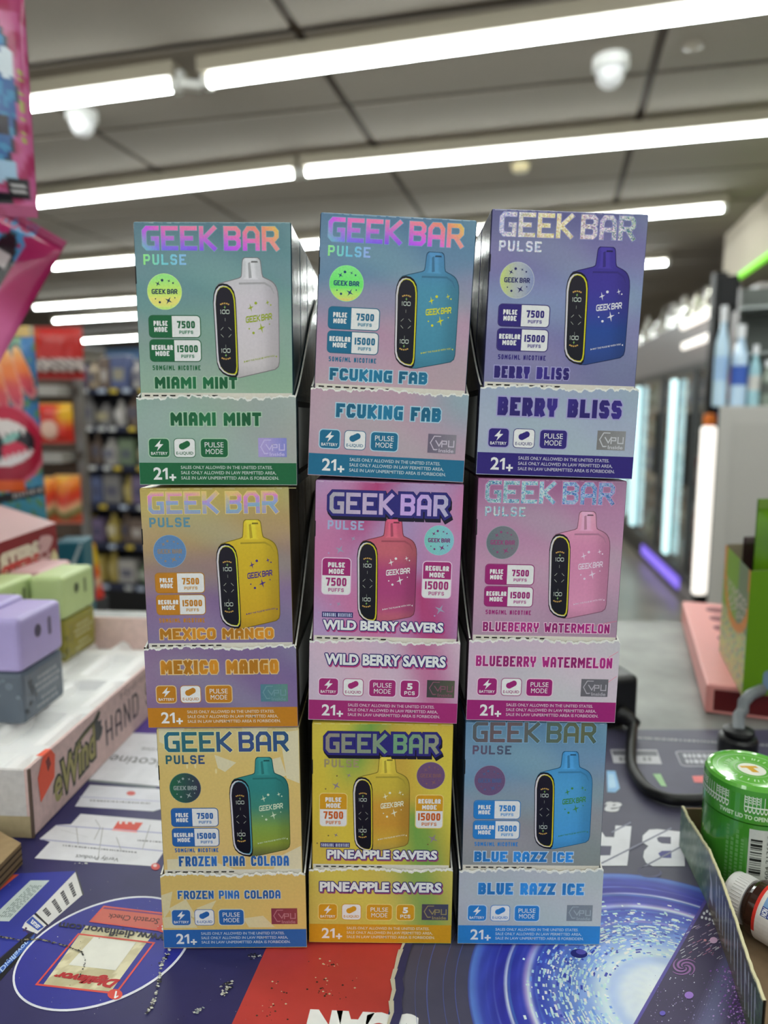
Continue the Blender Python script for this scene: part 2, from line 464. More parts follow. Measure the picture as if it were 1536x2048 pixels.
KINDS = {
 'mint': dict(words='mint green', title='MIAMI MINT', fl=(.10,.635), tr=(.21,.78), trh=.085,
    bg=vgrad((0, (84,124,140)), (.35, (100,145,150)), (.75, (125,160,145)), (1.1, (140,170,145))),
    flap=lambda u, v: mix(mix((130,170,150), (165,165,160), u * 0.9), (150,160,165), math.sin(9*u+5*v)*0.25+0.2),
    dark=(28,98,60), out=(165,195,170), foil=rainbow, fm='foil', pulse=lambda u, v: ramp([(0,(160,235,120)),(.2,(120,200,210)),(.33,(140,185,225))], u),
    stick=lambda u, v: ramp([(.33,(150,240,130)),(.43,(190,235,110)),(.5,(235,215,120)),(.56,(170,240,120))], v), stxt=(20,50,80),
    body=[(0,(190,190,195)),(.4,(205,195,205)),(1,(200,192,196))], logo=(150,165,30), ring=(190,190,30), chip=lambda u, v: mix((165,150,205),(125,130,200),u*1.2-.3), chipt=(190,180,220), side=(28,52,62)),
 'fab': dict(words='turquoise and pink', title='FCUKING FAB', fl=(.10,.74), tr=(.165,.83), trh=.088,
    bg=vgrad((0, (84,124,160)), (.3, (95,135,170)), (.5, (140,140,172)), (.72, (180,140,168)), (1.1, (186,148,165))),
    flap=lambda u, v: mix((184,150,168), (140,160,178), sstep(0.55, 1.0, u) * sstep(0.45, 0.0, v)),
    dark=(30,105,140), out=(170,205,220), foil=rainbow, fm='foil', pulse=lambda u, v: ramp([(0,(160,235,120)),(.2,(110,190,215)),(.33,(150,170,225))], u),
    stick=lambda u, v: ramp([(.33,(130,235,130)),(.45,(110,240,110)),(.5,(180,225,110)),(.56,(235,190,110))], v), stxt=(20,60,110),
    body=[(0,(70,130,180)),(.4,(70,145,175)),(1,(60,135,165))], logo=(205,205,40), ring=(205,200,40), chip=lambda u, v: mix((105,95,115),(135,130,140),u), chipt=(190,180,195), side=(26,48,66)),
 'berry': dict(words='violet blue', title='BERRY BLISS', fl=(.07,.56), tr=(.115,.90), trh=.115,
    bg=vgrad((0, (96,96,150)), (.25, (118,112,170)), (.55, (128,142,188)), (.85, (118,115,170)), (1.1, (112,108,160))),
    flap=lambda u, v: mix((150,165,192), (168,178,198), v * 1.6),
    dark=(46,34,115), out=(160,155,200), foil=lambda u, v: ramp([(0,(190,180,215)),(.4,(220,200,150)),(.7,(190,170,190)),(1,(130,150,140))], u), fm='glitter', pulse=lambda u, v: (205,205,225),
    stick=lambda u, v: ramp([(.05,(190,205,110)),(.2,(165,170,175)),(.3,(130,140,180))], u), stxt=(30,30,90),
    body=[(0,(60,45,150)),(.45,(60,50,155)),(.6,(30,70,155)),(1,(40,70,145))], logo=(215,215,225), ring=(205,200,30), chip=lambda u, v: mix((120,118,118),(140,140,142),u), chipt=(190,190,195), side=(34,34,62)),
 'mango': dict(words='gold and purple', title='MEXICO MANGO', fl=(.09,.865), tr=(.105,.88), trh=.095,
    bg=vgrad((0, (192,168,76)), (.3, (178,148,96)), (.55, (150,122,120)), (.8, (128,100,148)), (1.1, (124,100,152))),
    flap=lambda u, v: mix((136,106,146), (122,100,152), u),
    dark=(188,124,34), out=(218,190,140), foil=rainbow_dim, fm='foil', pulse=lambda u, v: (92,138,158),
    stick=lambda u, v: mix((88,128,170), (100,135,185), v), stxt=(150,130,110),
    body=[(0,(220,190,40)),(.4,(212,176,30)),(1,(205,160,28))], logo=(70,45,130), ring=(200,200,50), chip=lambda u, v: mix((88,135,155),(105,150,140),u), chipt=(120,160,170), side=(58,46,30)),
 'wild': dict(words='magenta swirl', title='WILD BERRY SAVERS', fl=(.075,.895), tr=(.11,.905), trh=.068, saver=True,
    bg=wild_bg, flap=wild_flap, dark=(158,44,112), out=(230,200,220), foil=silver_violet, fm='foil', pulse=lambda u, v: (160,170,205),
    stick=lambda u, v: mix((120,195,185), (130,190,205), (u - .74) * 5), stxt=(120,40,110),
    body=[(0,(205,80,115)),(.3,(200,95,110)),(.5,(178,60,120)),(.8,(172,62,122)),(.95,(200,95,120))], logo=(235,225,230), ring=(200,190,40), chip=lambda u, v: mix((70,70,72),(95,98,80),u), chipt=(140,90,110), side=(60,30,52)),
 'blue': dict(words='rose pink', title='BLUEBERRY WATERMELON', fl=(.075,.945), tr=(.05,.955), trh=.072,
    bg=vgrad((0, (164,96,146)), (.3, (184,128,168)), (.6, (194,144,176)), (1.1, (172,128,160))),
    flap=lambda u, v: mix((200,170,195), (205,190,202), u + v),
    dark=(152,36,112), out=(225,190,210), foil=lambda u, v: ramp([(0,(130,160,175)),(.4,(150,185,200)),(.7,(120,150,200)),(1,(120,130,185))], u), fm='glitter', pulse=lambda u, v: (160,185,200),
    stick=lambda u, v: mix((95,115,120), (125,120,130), u * 3), stxt=(150,70,120),
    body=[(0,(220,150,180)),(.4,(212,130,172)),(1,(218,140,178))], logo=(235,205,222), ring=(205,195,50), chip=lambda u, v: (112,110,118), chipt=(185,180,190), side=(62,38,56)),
 'frozen': dict(words='pale yellow', title='FROZEN PINA COLADA', fl=(.115,.90), tr=(.115,.825), trh=.063,
    bg=vgrad((0, (216,194,124)), (.3, (220,186,96)), (1.1, (220,184,102))),
    flap=lambda u, v: mix((218,182,90), (222,190,106), v),
    dark=(44,98,168), out=(205,205,190), foil=teal_foil, fm='foil', pulse=lambda u, v: mix((50,120,120), (70,90,140), u * 3),
    stick=lambda u, v: mix((50,115,85), (70,65,90), (u - .1) * 5), stxt=(170,185,180),
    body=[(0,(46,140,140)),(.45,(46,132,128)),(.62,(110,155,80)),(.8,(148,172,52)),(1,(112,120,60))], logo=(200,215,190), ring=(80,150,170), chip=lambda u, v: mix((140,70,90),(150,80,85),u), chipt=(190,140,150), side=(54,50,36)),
 'pine': dict(words='bright yellow', title='PINEAPPLE SAVERS', fl=(.115,.90), tr=(.08,.92), trh=.066, saver=True,
    bg=pine_bg, flap=pine_flap, dark=(206,150,34), out=(222,200,120), foil=silver_green, fm='foil', pulse=lambda u, v: (175,160,120),
    stick=lambda u, v: (122,90,130), stxt=(150,105,110), num=(196,92,30),
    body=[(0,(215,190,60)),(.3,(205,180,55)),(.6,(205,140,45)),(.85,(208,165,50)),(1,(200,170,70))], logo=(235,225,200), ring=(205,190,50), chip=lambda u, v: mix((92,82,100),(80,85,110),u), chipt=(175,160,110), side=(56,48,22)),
 'razz': dict(words='sky blue and grey', title='BLUE RAZZ ICE', fl=(.09,.80), tr=(.135,.87), trh=.088,
    bg=vgrad((0, (88,134,172)), (.3, (104,146,180)), (.55, (130,148,166)), (.8, (140,140,144)), (1.1, (132,132,134))),
    flap=lambda u, v: mix((170,177,188), (182,185,190), u),
    dark=(44,124,196), out=(185,205,225), foil=grey_foil, fm='foil', pulse=lambda u, v: mix((120,95,120), (85,100,125), u * 3),
    stick=lambda u, v: mix((128,95,130), (110,95,135), v), stxt=(90,110,160),
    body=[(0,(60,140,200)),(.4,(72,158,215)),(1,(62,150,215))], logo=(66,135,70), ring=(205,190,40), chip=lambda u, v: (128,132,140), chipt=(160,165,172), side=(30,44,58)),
}

def _soft(f, amt, patch):
    def g(u, v):
        c = f(u, v)
        y = .3 * c[0] + .55 * c[1] + .15 * c[2]
        c = mix(c, (y, y, y), amt)
        if patch:            # faint pearly patches of the coated card
            n = math.sin(5*u + 3*math.sin(4*v + 1)) * math.sin(6*v - 2*u + .7)
            m_ = math.sin(8*v - 5*u + 2*math.sin(3*u)) 
            c = mix(c, (172, 150, 176), .20 * max(0, n)); c = mix(c, (130, 180, 160), .16 * max(0, -n)); c = mix(c, (196, 200, 204), .12 * max(0, m_))
        return c
    return g
for _k, _K in KINDS.items():
    _p = _k not in ('wild', 'pine', 'frozen'); _a = .20 if not _p else .13
    _K['bg'] = _soft(_K['bg'], _a, _p); _K['flap'] = _soft(_K['flap'], _a - .02, _p)
    _K['body'] = [(a, mix(c, (sum(c)/3,)*3, .10)) for a, c in _K['body']]

def draw_device(mb, F, u0, v0, w, K, L0):
    """the vape pictured on the front: printed artwork, flat"""
    A = 830.0 / 455.0
    def P(x, y): return (u0 + x * w, v0 + y * w * A)
    def G(x, y, L):
        q = P(x, y); return F(q[0], q[1], L)
    rows = [(-.002,.50,.69),(.012,.472,.722),(.03,.464,.732),(.13,.45,.752),(.155,.442,.765),(.166,.41,.80),(.180,.32,.86),(.197,.2,.91),(.215,.1,.942),(.24,.06,.968),
            (.275,.04,.988),(.33,.03,.998),(.5,.035,1.0),(.7,.04,1.0),(.86,.06,.998),(.9,.09,.982),(.925,.12,.93),(.945,.18,.78),(.965,.24,.62),(.985,.28,.46),(.996,.30,.38)]
    body = K['body']
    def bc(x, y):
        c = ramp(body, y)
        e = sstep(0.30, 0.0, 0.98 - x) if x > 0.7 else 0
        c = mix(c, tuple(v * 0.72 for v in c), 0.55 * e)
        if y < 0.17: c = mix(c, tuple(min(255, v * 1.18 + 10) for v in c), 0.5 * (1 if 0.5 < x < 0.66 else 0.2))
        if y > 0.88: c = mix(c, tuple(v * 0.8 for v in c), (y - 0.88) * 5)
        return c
    n = 8
    for grow, L in ((0.012, L0), (0.0, L0 + 0.6)):
        for (ya, la, ra), (yb, lb, rb) in zip(rows, rows[1:]):
            for k in range(n):
                xs = [la - grow + (ra - la + 2 * grow) * k / n, la - grow + (ra - la + 2 * grow) * (k + 1) / n]
                ys = [lb - grow + (rb - lb + 2 * grow) * k / n, lb - grow + (rb - lb + 2 * grow) * (k + 1) / n]
                gy = grow * 0.5
                a, b = ya + (gy if ya > 0.5 else -gy), yb + (gy if yb > 0.5 else -gy)
                q = [(xs[0], a), (xs[1], a), (ys[1], b), (ys[0], b)]
                if grow: cs = [tuple(v * 0.62 for v in ramp(body, t[1])) for t in q]
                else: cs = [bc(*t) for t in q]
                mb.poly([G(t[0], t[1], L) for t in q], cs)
    # shoulder crease, mouthpiece groove
    shape(mb, [P(x, y) for x, y in ((.40,.20),(.80,.195),(.90,.23),(.945,.29),(.93,.29),(.88,.24),(.79,.212),(.40,.216))], F, tuple(v * 0.82 for v in ramp(body, .2)), L0 + 1)
    shape(mb, [P(x, y) for x, y in ((.545,.04),(.58,.03),(.60,.16),(.555,.165))], F, tuple(v * 0.84 for v in ramp(body, .1)), L0 + 1)
    shape(mb, [P(x, y) for x, y in ((.60,.022),(.69,.022),(.70,.035),(.59,.036))], F, tuple(v * 0.55 for v in ramp(body, .0)), L0 + 1)
    # screen capsule
    cap = [(-.005,.36),(.01,.29),(.04,.245),(.09,.216),(.15,.207),(.22,.213),(.28,.235),(.325,.275),(.345,.33),(.352,.42),(.358,.6),(.364,.8),(.366,.93),(.355,.975),(.325,.997),(.27,.997),(.2,.99),(.12,.967),(.06,.93),(.03,.88),(.02,.8),(.01,.6)]
    cx, cy = .185, .60
    def sc(kx, ky, dx=0.0): return [(cx + (x - cx) * kx + dx, cy + (y - cy) * ky) for x, y in cap]
    shape(mb, [P(*p) for p in cap], F, (16, 15, 22), L0 + 1.6)
    shape(mb, [P(*p) for p in sc(.92, .955, -.004)], F, (205, 200, 208), L0 + 2.2)
    rp = sc(.86, .94, .012)
    shape(mb, [P(*p) for p in rp], F, K['ring'], L0 + 2.8)
    shape(mb, [P(*p) for p in sc(.80, .92, .002)], F, lambda u, v: mix((34, 26, 40), (12, 14, 26), (v - v0) / (w * A)), L0 + 3.4)
    tx = (205, 215, 205)
    for yb in (.462, .788):
        put_stext(mb, '100', lambda u, v, L: G(u, v, L), .10, .245, yb, .036, .16, tx, L0 + 4, gap=.2, slope=-.0)
    for yb, s in ((.375, 1), (.84, -1)):
        for q in range(5):
            a = -0.9 + 0.45 * q
            x, y = .175 + .075 * math.sin(a), yb + s * (.02 - .022 * math.cos(a))
            shape(mb, [P(*t) for t in ((x-.012,y-.006),(x+.012,y-.006),(x+.012,y+.006),(x-.012,y+.006))], F, (190,150,80), L0 + 4)
        shape(mb, [P(*t) for t in star_pts(.175, yb + s * .03, .018)], F, (150,200,110), L0 + 4)
    for a in range(4):
        ang = math.pi / 4 + a * math.pi / 2
        x, y = .18 + .085 * math.cos(ang), .615 + .042 * math.sin(ang)
        d = .02 * (1 if a % 2 else -1)
        shape(mb, [P(*t) for t in ((x-d,y-.012),(x-d+.01,y-.012),(x+d+.01,y+.012),(x+d,y+.012))], F, (165,170,160), L0 + 4)
    for yy in (.495, .72):
        shape(mb, [P(*t) for t in ((.172,yy),(.18,yy),(.18,yy+.028),(.172,yy+.028))], F, (120,125,120), L0 + 4)
    # the logo on the side, running slightly uphill
    put_stext(mb, 'GEEK BAR', lambda u, v, L: G(u, v, L), .495, .90, .537, .055, .20, K['logo'], L0 + 2, gap=.09, sp=.14, slope=-.075)
    for x, y, r, a in ((.575,.408,.05,.6),(.835,.365,.035,.6),(.735,.578,.062,.6)):
        pts = star_pts(0, 0, 1, a - 0.9, .24)
        shape(mb, [P(x + p[0] * r, y + p[1] * r * .75) for p in pts], F, K['logo'], L0 + 2)
    for x, y, r in ((.655,.37,.022),(.885,.385,.012),(.545,.585,.012),(.61,.62,.02),(.86,.545,.01)):
        shape(mb, [P(*t) for t in disc_pts(x, y, r, r * .55, 10)], F, K['logo'], L0 + 2)
    put_text(mb, 'MAY THE PULSE BE WITH YOU', lambda u, v, L: G(u, v, L), .485, .93, .868, .014, K['logo'], L0 + 2, bold=.01, slope=-.05)
    for x, y, s in ((.465,.864,1),(.955,.818,-1)):
        shape(mb, [P(*t) for t in ((x-.012*s,y-.009),(x+.012*s,y),(x-.012*s,y+.009))], F, K['logo'], L0 + 2)

def badge(name, F, K, u0, v0, u1, v1, us, top, num, parent, vertical=False):
    mb = MB()
    r = 0.022
    shape(mb, rrect_pts(u0-.006, v0-.006, u1+.006, v1+.006, r+.006), F, tuple(v * .8 + 20 for v in K['dark']) if not vertical else K['out'], 1)
    shape(mb, rrect_pts(u0, v0, u1, v1, r), F, (222, 222, 222), 2)
    nc = K.get('num', K['dark'])
    if not vertical:
        shape(mb, rrect_pts(u0, v0, us, v1, r, corners=(1,0,0,1)), F, K['dark'], 3)
        h = (v1 - v0)
        a, b = top.split(' ')
        wa = (us - u0) * (.88 if len(a) > 5 else .62); wb = (us - u0) * .58
        cu = (u0 + us) / 2
        put_stext(mb, a, F, cu-wa/2, cu+wa/2, v0+h*.47, h*.235, .24, WHITE, 4, gap=.12)
        put_stext(mb, b, F, cu-wb/2, cu+wb/2, v0+h*.76, h*.235, .24, WHITE, 4, gap=.12)
        cu = (us + u1) / 2; wn = (u1 - us) * (.64 if len(num) < 5 else .78)
        put_stext(mb, num, F, cu-wn/2, cu+wn/2, v0+h*.58, h*.34, .22, nc, 4, gap=.13)
        wp = (u1 - us) * .5
        put_stext(mb, 'PUFFS', F, cu-wp/2, cu+wp/2, v0+h*.85, h*.16, .24, mix(nc, WHITE, .35), 4, gap=.14)
    else:
        shape(mb, rrect_pts(u0, v0, u1, us, r, corners=(1,1,0,0)), F, K['dark'], 3)
        w = u1 - u0; cu = (u0 + u1) / 2; h = us - v0
        a, b = top.split(' ')
        wa = w * (.84 if len(a) > 5 else .6); wb = w * .54
        put_stext(mb, a, F, cu-wa/2, cu+wa/2, v0+h*.52, h*.29, .24, WHITE, 4, gap=.12)
        put_stext(mb, b, F, cu-wb/2, cu+wb/2, v0+h*.90, h*.29, .24, WHITE, 4, gap=.12)
        h2 = v1 - us; wn = w * (.74 if len(num) < 5 else .84)
        put_stext(mb, num, F, cu-wn/2, cu+wn/2, us+h2*.56, h2*.44, .2, nc, 4, gap=.13)
        wp = w * .56
        put_stext(mb, 'PUFFS', F, cu-wp/2, cu+wp/2, us+h2*.88, h2*.2, .22, mix(nc, WHITE, .3), 4, gap=.16)
    return mb.build(name, 'print', parent)

def flavour(name, F, K, u0, u1, v, h, parent):
    mb = MB()
    s = K['title']
    if K.get('saver'):
        navy = (52, 44, 112); sh = (176, 60, 120) if K['title'][0] == 'W' else (150, 70, 110)
        q = h / CAPH * .085
        for k in range(10):
            an = 2 * math.pi * k / 10
            put_text(mb, s, F, u0, u1, v, h, sh, 1 + .07 * k, bold=.03, du=.006 + q * math.cos(an), dv=.010 + q * math.sin(an))
            put_text(mb, s, F, u0, u1, v, h, navy, 2 + .07 * k, bold=.03, du=q * math.cos(an), dv=q * math.sin(an))
        put_text(mb, s, F, u0, u1, v, h, navy, 2.75, bold=.03)
        put_text(mb, s, F, u0, u1, v, h, (222, 226, 236), 3, bold=.045)
    else:
        st = .27 if len(s) < 14 else .20
        put_stext(mb, s, F, u0, u1, v, h, st, K['out'], 1, out=.07, gap=.11, sp=.36)
        c2 = tuple(min(255, x * 1.1 + 4) for x in K['dark'])
        put_stext(mb, s, F, u0, u1, v, h, st, lambda a, b: mix(tuple(x * .9 for x in K['dark']), c2, 0.5 + 0.5 * math.sin(a * 14 + b * 9)), 2, gap=.11, sp=.36)
    return mb.build(name, 'print', parent)

def sticker(F, K, u, v, r, parent):
    mb = MB()
    for k in range(6):                       # concentric rings so the colour can change across it
        pass
    mb.grid(lambda a, b: F(u + r * (0.001 + b) * math.cos(a * 2 * math.pi) * .999, v + r * (0.001 + b) * math.sin(a * 2 * math.pi) * 1.03, 1.2),
            36, 5, lambda a, b: K['stick'](u + r * b * math.cos(a * 2 * math.pi), v + r * b * math.sin(a * 2 * math.pi)))
    rim = [(u + r * 1.03 * math.cos(2*math.pi*k/36), v + r * 1.06 * math.sin(2*math.pi*k/36)) for k in range(36)]
    shape(mb, rim, F, mix(K['stick'](u, v), (200, 210, 215), .4), 0.9)
    put_stext(mb, 'GEEK BAR', F, u - r * .76, u + r * .76, v + r * .14, r * .29, .2, K['stxt'], 2.2, gap=.09, sp=.14)
    for x, y, q in ((-.38,-.46,.17),(.28,-.62,.11),(.22,.52,.24)):
        shape(mb, [(u + x * r + p[0] * q * r, v + y * r + p[1] * q * r) for p in star_pts(0, 0, 1, .5, .26)], F, K['stxt'], 2.2)
    for x, y, q in ((-.12,-.66,.08),(.52,-.5,.05),(-.3,.62,.07),(-.55,.42,.04),(.6,.36,.04)):
        shape(mb, disc_pts(u + x * r, v + y * r, q * r, n=10), F, K['stxt'], 2.2)
    return mb.build('hologram_sticker', 'foil', parent)

ICE_P = [((.60,.0),(.78,.0),(.72,.13),(.60,.10)), ((.02,.0),(.2,.0),(.12,.16),(.02,.1)), ((.72,.26),(.86,.22),(.9,.36),(.78,.40)), ((.86,.04),(.99,.02),(.99,.42),(.90,.38)),
         ((.40,.20),(.55,.26),(.47,.33),(.42,.30)), ((.84,.98),(.99,.90),(.99,1.10),(.78,1.10)), ((.03,1.0),(.3,.99),(.55,1.1),(.03,1.1))]
ICE_T = [((.0,.16),(.08,.13),(.05,.28),(.01,.34)), ((.05,.26),(.17,.19),(.24,.33),(.08,.34)), ((.24,.26),(.38,.2),(.31,.33)), ((.56,.34),(.7,.32),(.78,.41),(.6,.41)), ((.0,.33),(.2,.31),(.24,.41),(.01,.41))]

def retail_box(kind, where, name='retail_box', front=True):
    K = KINDS[kind]
    t = thing(name, where, 'box', group='retail boxes standing in the %s display tray' % K['words'])
    mb = MB()
    H = H_R
    side = K['side']  # dark side card, with the shade on the sides worked into its colour
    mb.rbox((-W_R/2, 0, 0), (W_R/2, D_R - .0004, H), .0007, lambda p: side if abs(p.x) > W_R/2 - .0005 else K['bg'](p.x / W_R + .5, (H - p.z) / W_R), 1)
    if front:
        mb.grid(lambda u, v: FR(.006 + .988*u, .008 + 1.62*v, .5), 12, 40, lambda u, v: K['bg'](u, .008 + 1.62*v))
        # white core of the card showing along the worn top edge
        rng = random.Random(kind)
        u = 0.02
        while u < .97:
            d = rng.uniform(.02, .08)
            shape(mb, [(u, .006), (u + d, .006), (u + d, .010 + rng.uniform(0, .004)), (u, .010)], FR, mix(K['bg'](u, 0), (225, 225, 225), rng.uniform(.1, .5)), .8)
            u += d + rng.uniform(0, .03)
        if kind == 'frozen':
            for q in ICE_P: shape(mb, q, FR, (214, 205, 172), .7)
            rng = random.Random(4)
            for k in range(9):
                a, b = rng.uniform(.05, .95), rng.uniform(.2, 1.0)
                shape(mb, disc_pts(a, b, .008, .02, 8), FR, (222, 205, 150), .7)
        if K.get('saver'):
            for x, y, q in ((.175,.475,.035),(.265,.395,.02),(.175,.855,.02),(.87,.875,.04)):
                shape(mb, star_pts(x, y, q, .5), FR, (150, 150, 175) if kind == 'wild' else (140, 125, 135), .8)
            for x, y in ((.10,.50),(.18,.4),(.12,.86),(.04,.92),(.835,.92)):
                shape(mb, disc_pts(x, y, .006, n=8), FR, (170, 150, 190) if kind == 'wild' else (120, 100, 60), .8)
        if kind == 'blue':
            shape(mb, [(.70, 1.03), (.99, .965), (.99, .968), (.70, 1.033)], FR, (230, 110, 140), .8)
        # thumb cut of the lid at the left edge
        shape(mb, [(.002,.275),(.010,.28),(.010,.385),(.002,.39)], FR, (24, 24, 26), .9)
        # bare paper between the lid panel and the torn tray edge
        shape(mb, [(.01,1.082),(.99,1.082),(.99,1.15),(.01,1.15)], FR, (205, 200, 190), .9)
        for k in range(9):
            a = .03 + k * .055
            shape(mb, [(a,1.095),(a+.036,1.095),(a+.036,1.105),(a,1.105)], FR, (40, 38, 36), 1.1)
    else:
        for z0 in (.04, .55):
            pass
    mb.build('carton_body', ['print', 'carton_side'], t)
    if not front: return t
    F = FR
    m = MB()
    if K.get('saver'):
        u0, u1, v, h = .10, .895, .225, .145
        navy = (46, 42, 118)
        for k in range(5):
            put_stext(m, 'GEEK BAR', F, u0, u1, v, h, .185, (26, 22, 42), 1 + .05*k, out=.13, gap=.09, sp=.14, dv=.006*k, du=.002*k)
        put_stext(m, 'GEEK BAR', F, u0, u1, v, h, .185, navy, 2, out=.12, gap=.09, sp=.14)
        shape(m, [(.50,.09),(.60,.09),(.60,.24),(.50,.24)], F, navy, 1.9)
        put_stext(m, 'GEEK BAR', F, u0, u1, v, h, .185, K['foil'], 3, gap=.09, sp=.14, m=1)
        put_stext(m, 'PULSE', F, .09, .335, .335, .062, .2, K['pulse'], 1, gap=.2, m=1)
    else:
        g = {'razz': -.03, 'blue': -.012, 'berry': -.01}.get(kind, 0.0)
        put_stext(m, 'GEEK BAR', F, .055, .92, .178 + g, .15, .18, tuple(min(255, x * 1.15 + 15) for x in K['bg'](.5, .1)), 1, gap=.09, sp=.14, out=.025)
        put_stext(m, 'GEEK BAR', F, .055, .92, .178 + g, .15, .18, K['foil'], 2, gap=.09, sp=.14, m=1)
        put_stext(m, 'PULSE', F, .058, .33, .268 + g, .066, .2, K['pulse'], 2, gap=.2, m=1)
    m.build('brand_lettering', ['print', K['fm']], t)
    m = MB()
    if K.get('saver'): draw_device(m, F, .295, .255, .40, K, 1.0)
    elif kind in ('mint', 'mango', 'frozen'): draw_device(m, F, .495, .225, .415, K, 1.0)
    else: draw_device(m, F, .505, .215, .405, K, 1.0)
    m.build('product_picture', 'print', t)
    if K.get('saver'):
        sticker(F, K, .845, .39, .098, t)
        badge('strength_badge', F, K, .06, .535, .25, .785, .655, 'PULSE MODE', '7500', t, True)
        badge('strength_badge', F, K, .745, .54, .935, .79, .66, 'REGULAR MODE', '15000', t, True)
        m = MB()
        shape(m, [(.062,.912),(.275,.912),(.275,.952),(.062,.952)], F, (58, 54, 110), 1)
        put_stext(m, '50MG/ML NICOTINE', F, .07, .267, .945, .025, .2, (190, 200, 225), 2, gap=.2)
        m.build('nicotine_lettering', 'print', t)
        flavour('flavour_lettering', F, K, K['fl'][0], K['fl'][1], 1.035, .062, t)
    else:
        sticker(F, K, .185, .435 if kind != 'frozen' else .45, .108, t)
        d = .02 if kind == 'frozen' else 0.0
        badge('strength_badge', F, K, .08, .588 + d, .405, .722 + d, .225, 'PULSE MODE', '7500', t)
        badge('strength_badge', F, K, .08, .742 + d, .405, .876 + d, .235, 'REGULAR MODE', '15000', t)
        m = MB()
        put_stext(m, '50MG/ML NICOTINE', F, .09, .40, .935 + d*.5, .031, .2, K['dark'], 1, gap=.2)
        m.build('nicotine_lettering', 'print', t)
        flavour('flavour_lettering', F, K, K['fl'][0], K['fl'][1], 1.055, .078 if kind != 'blue' else .066, t)
    return t

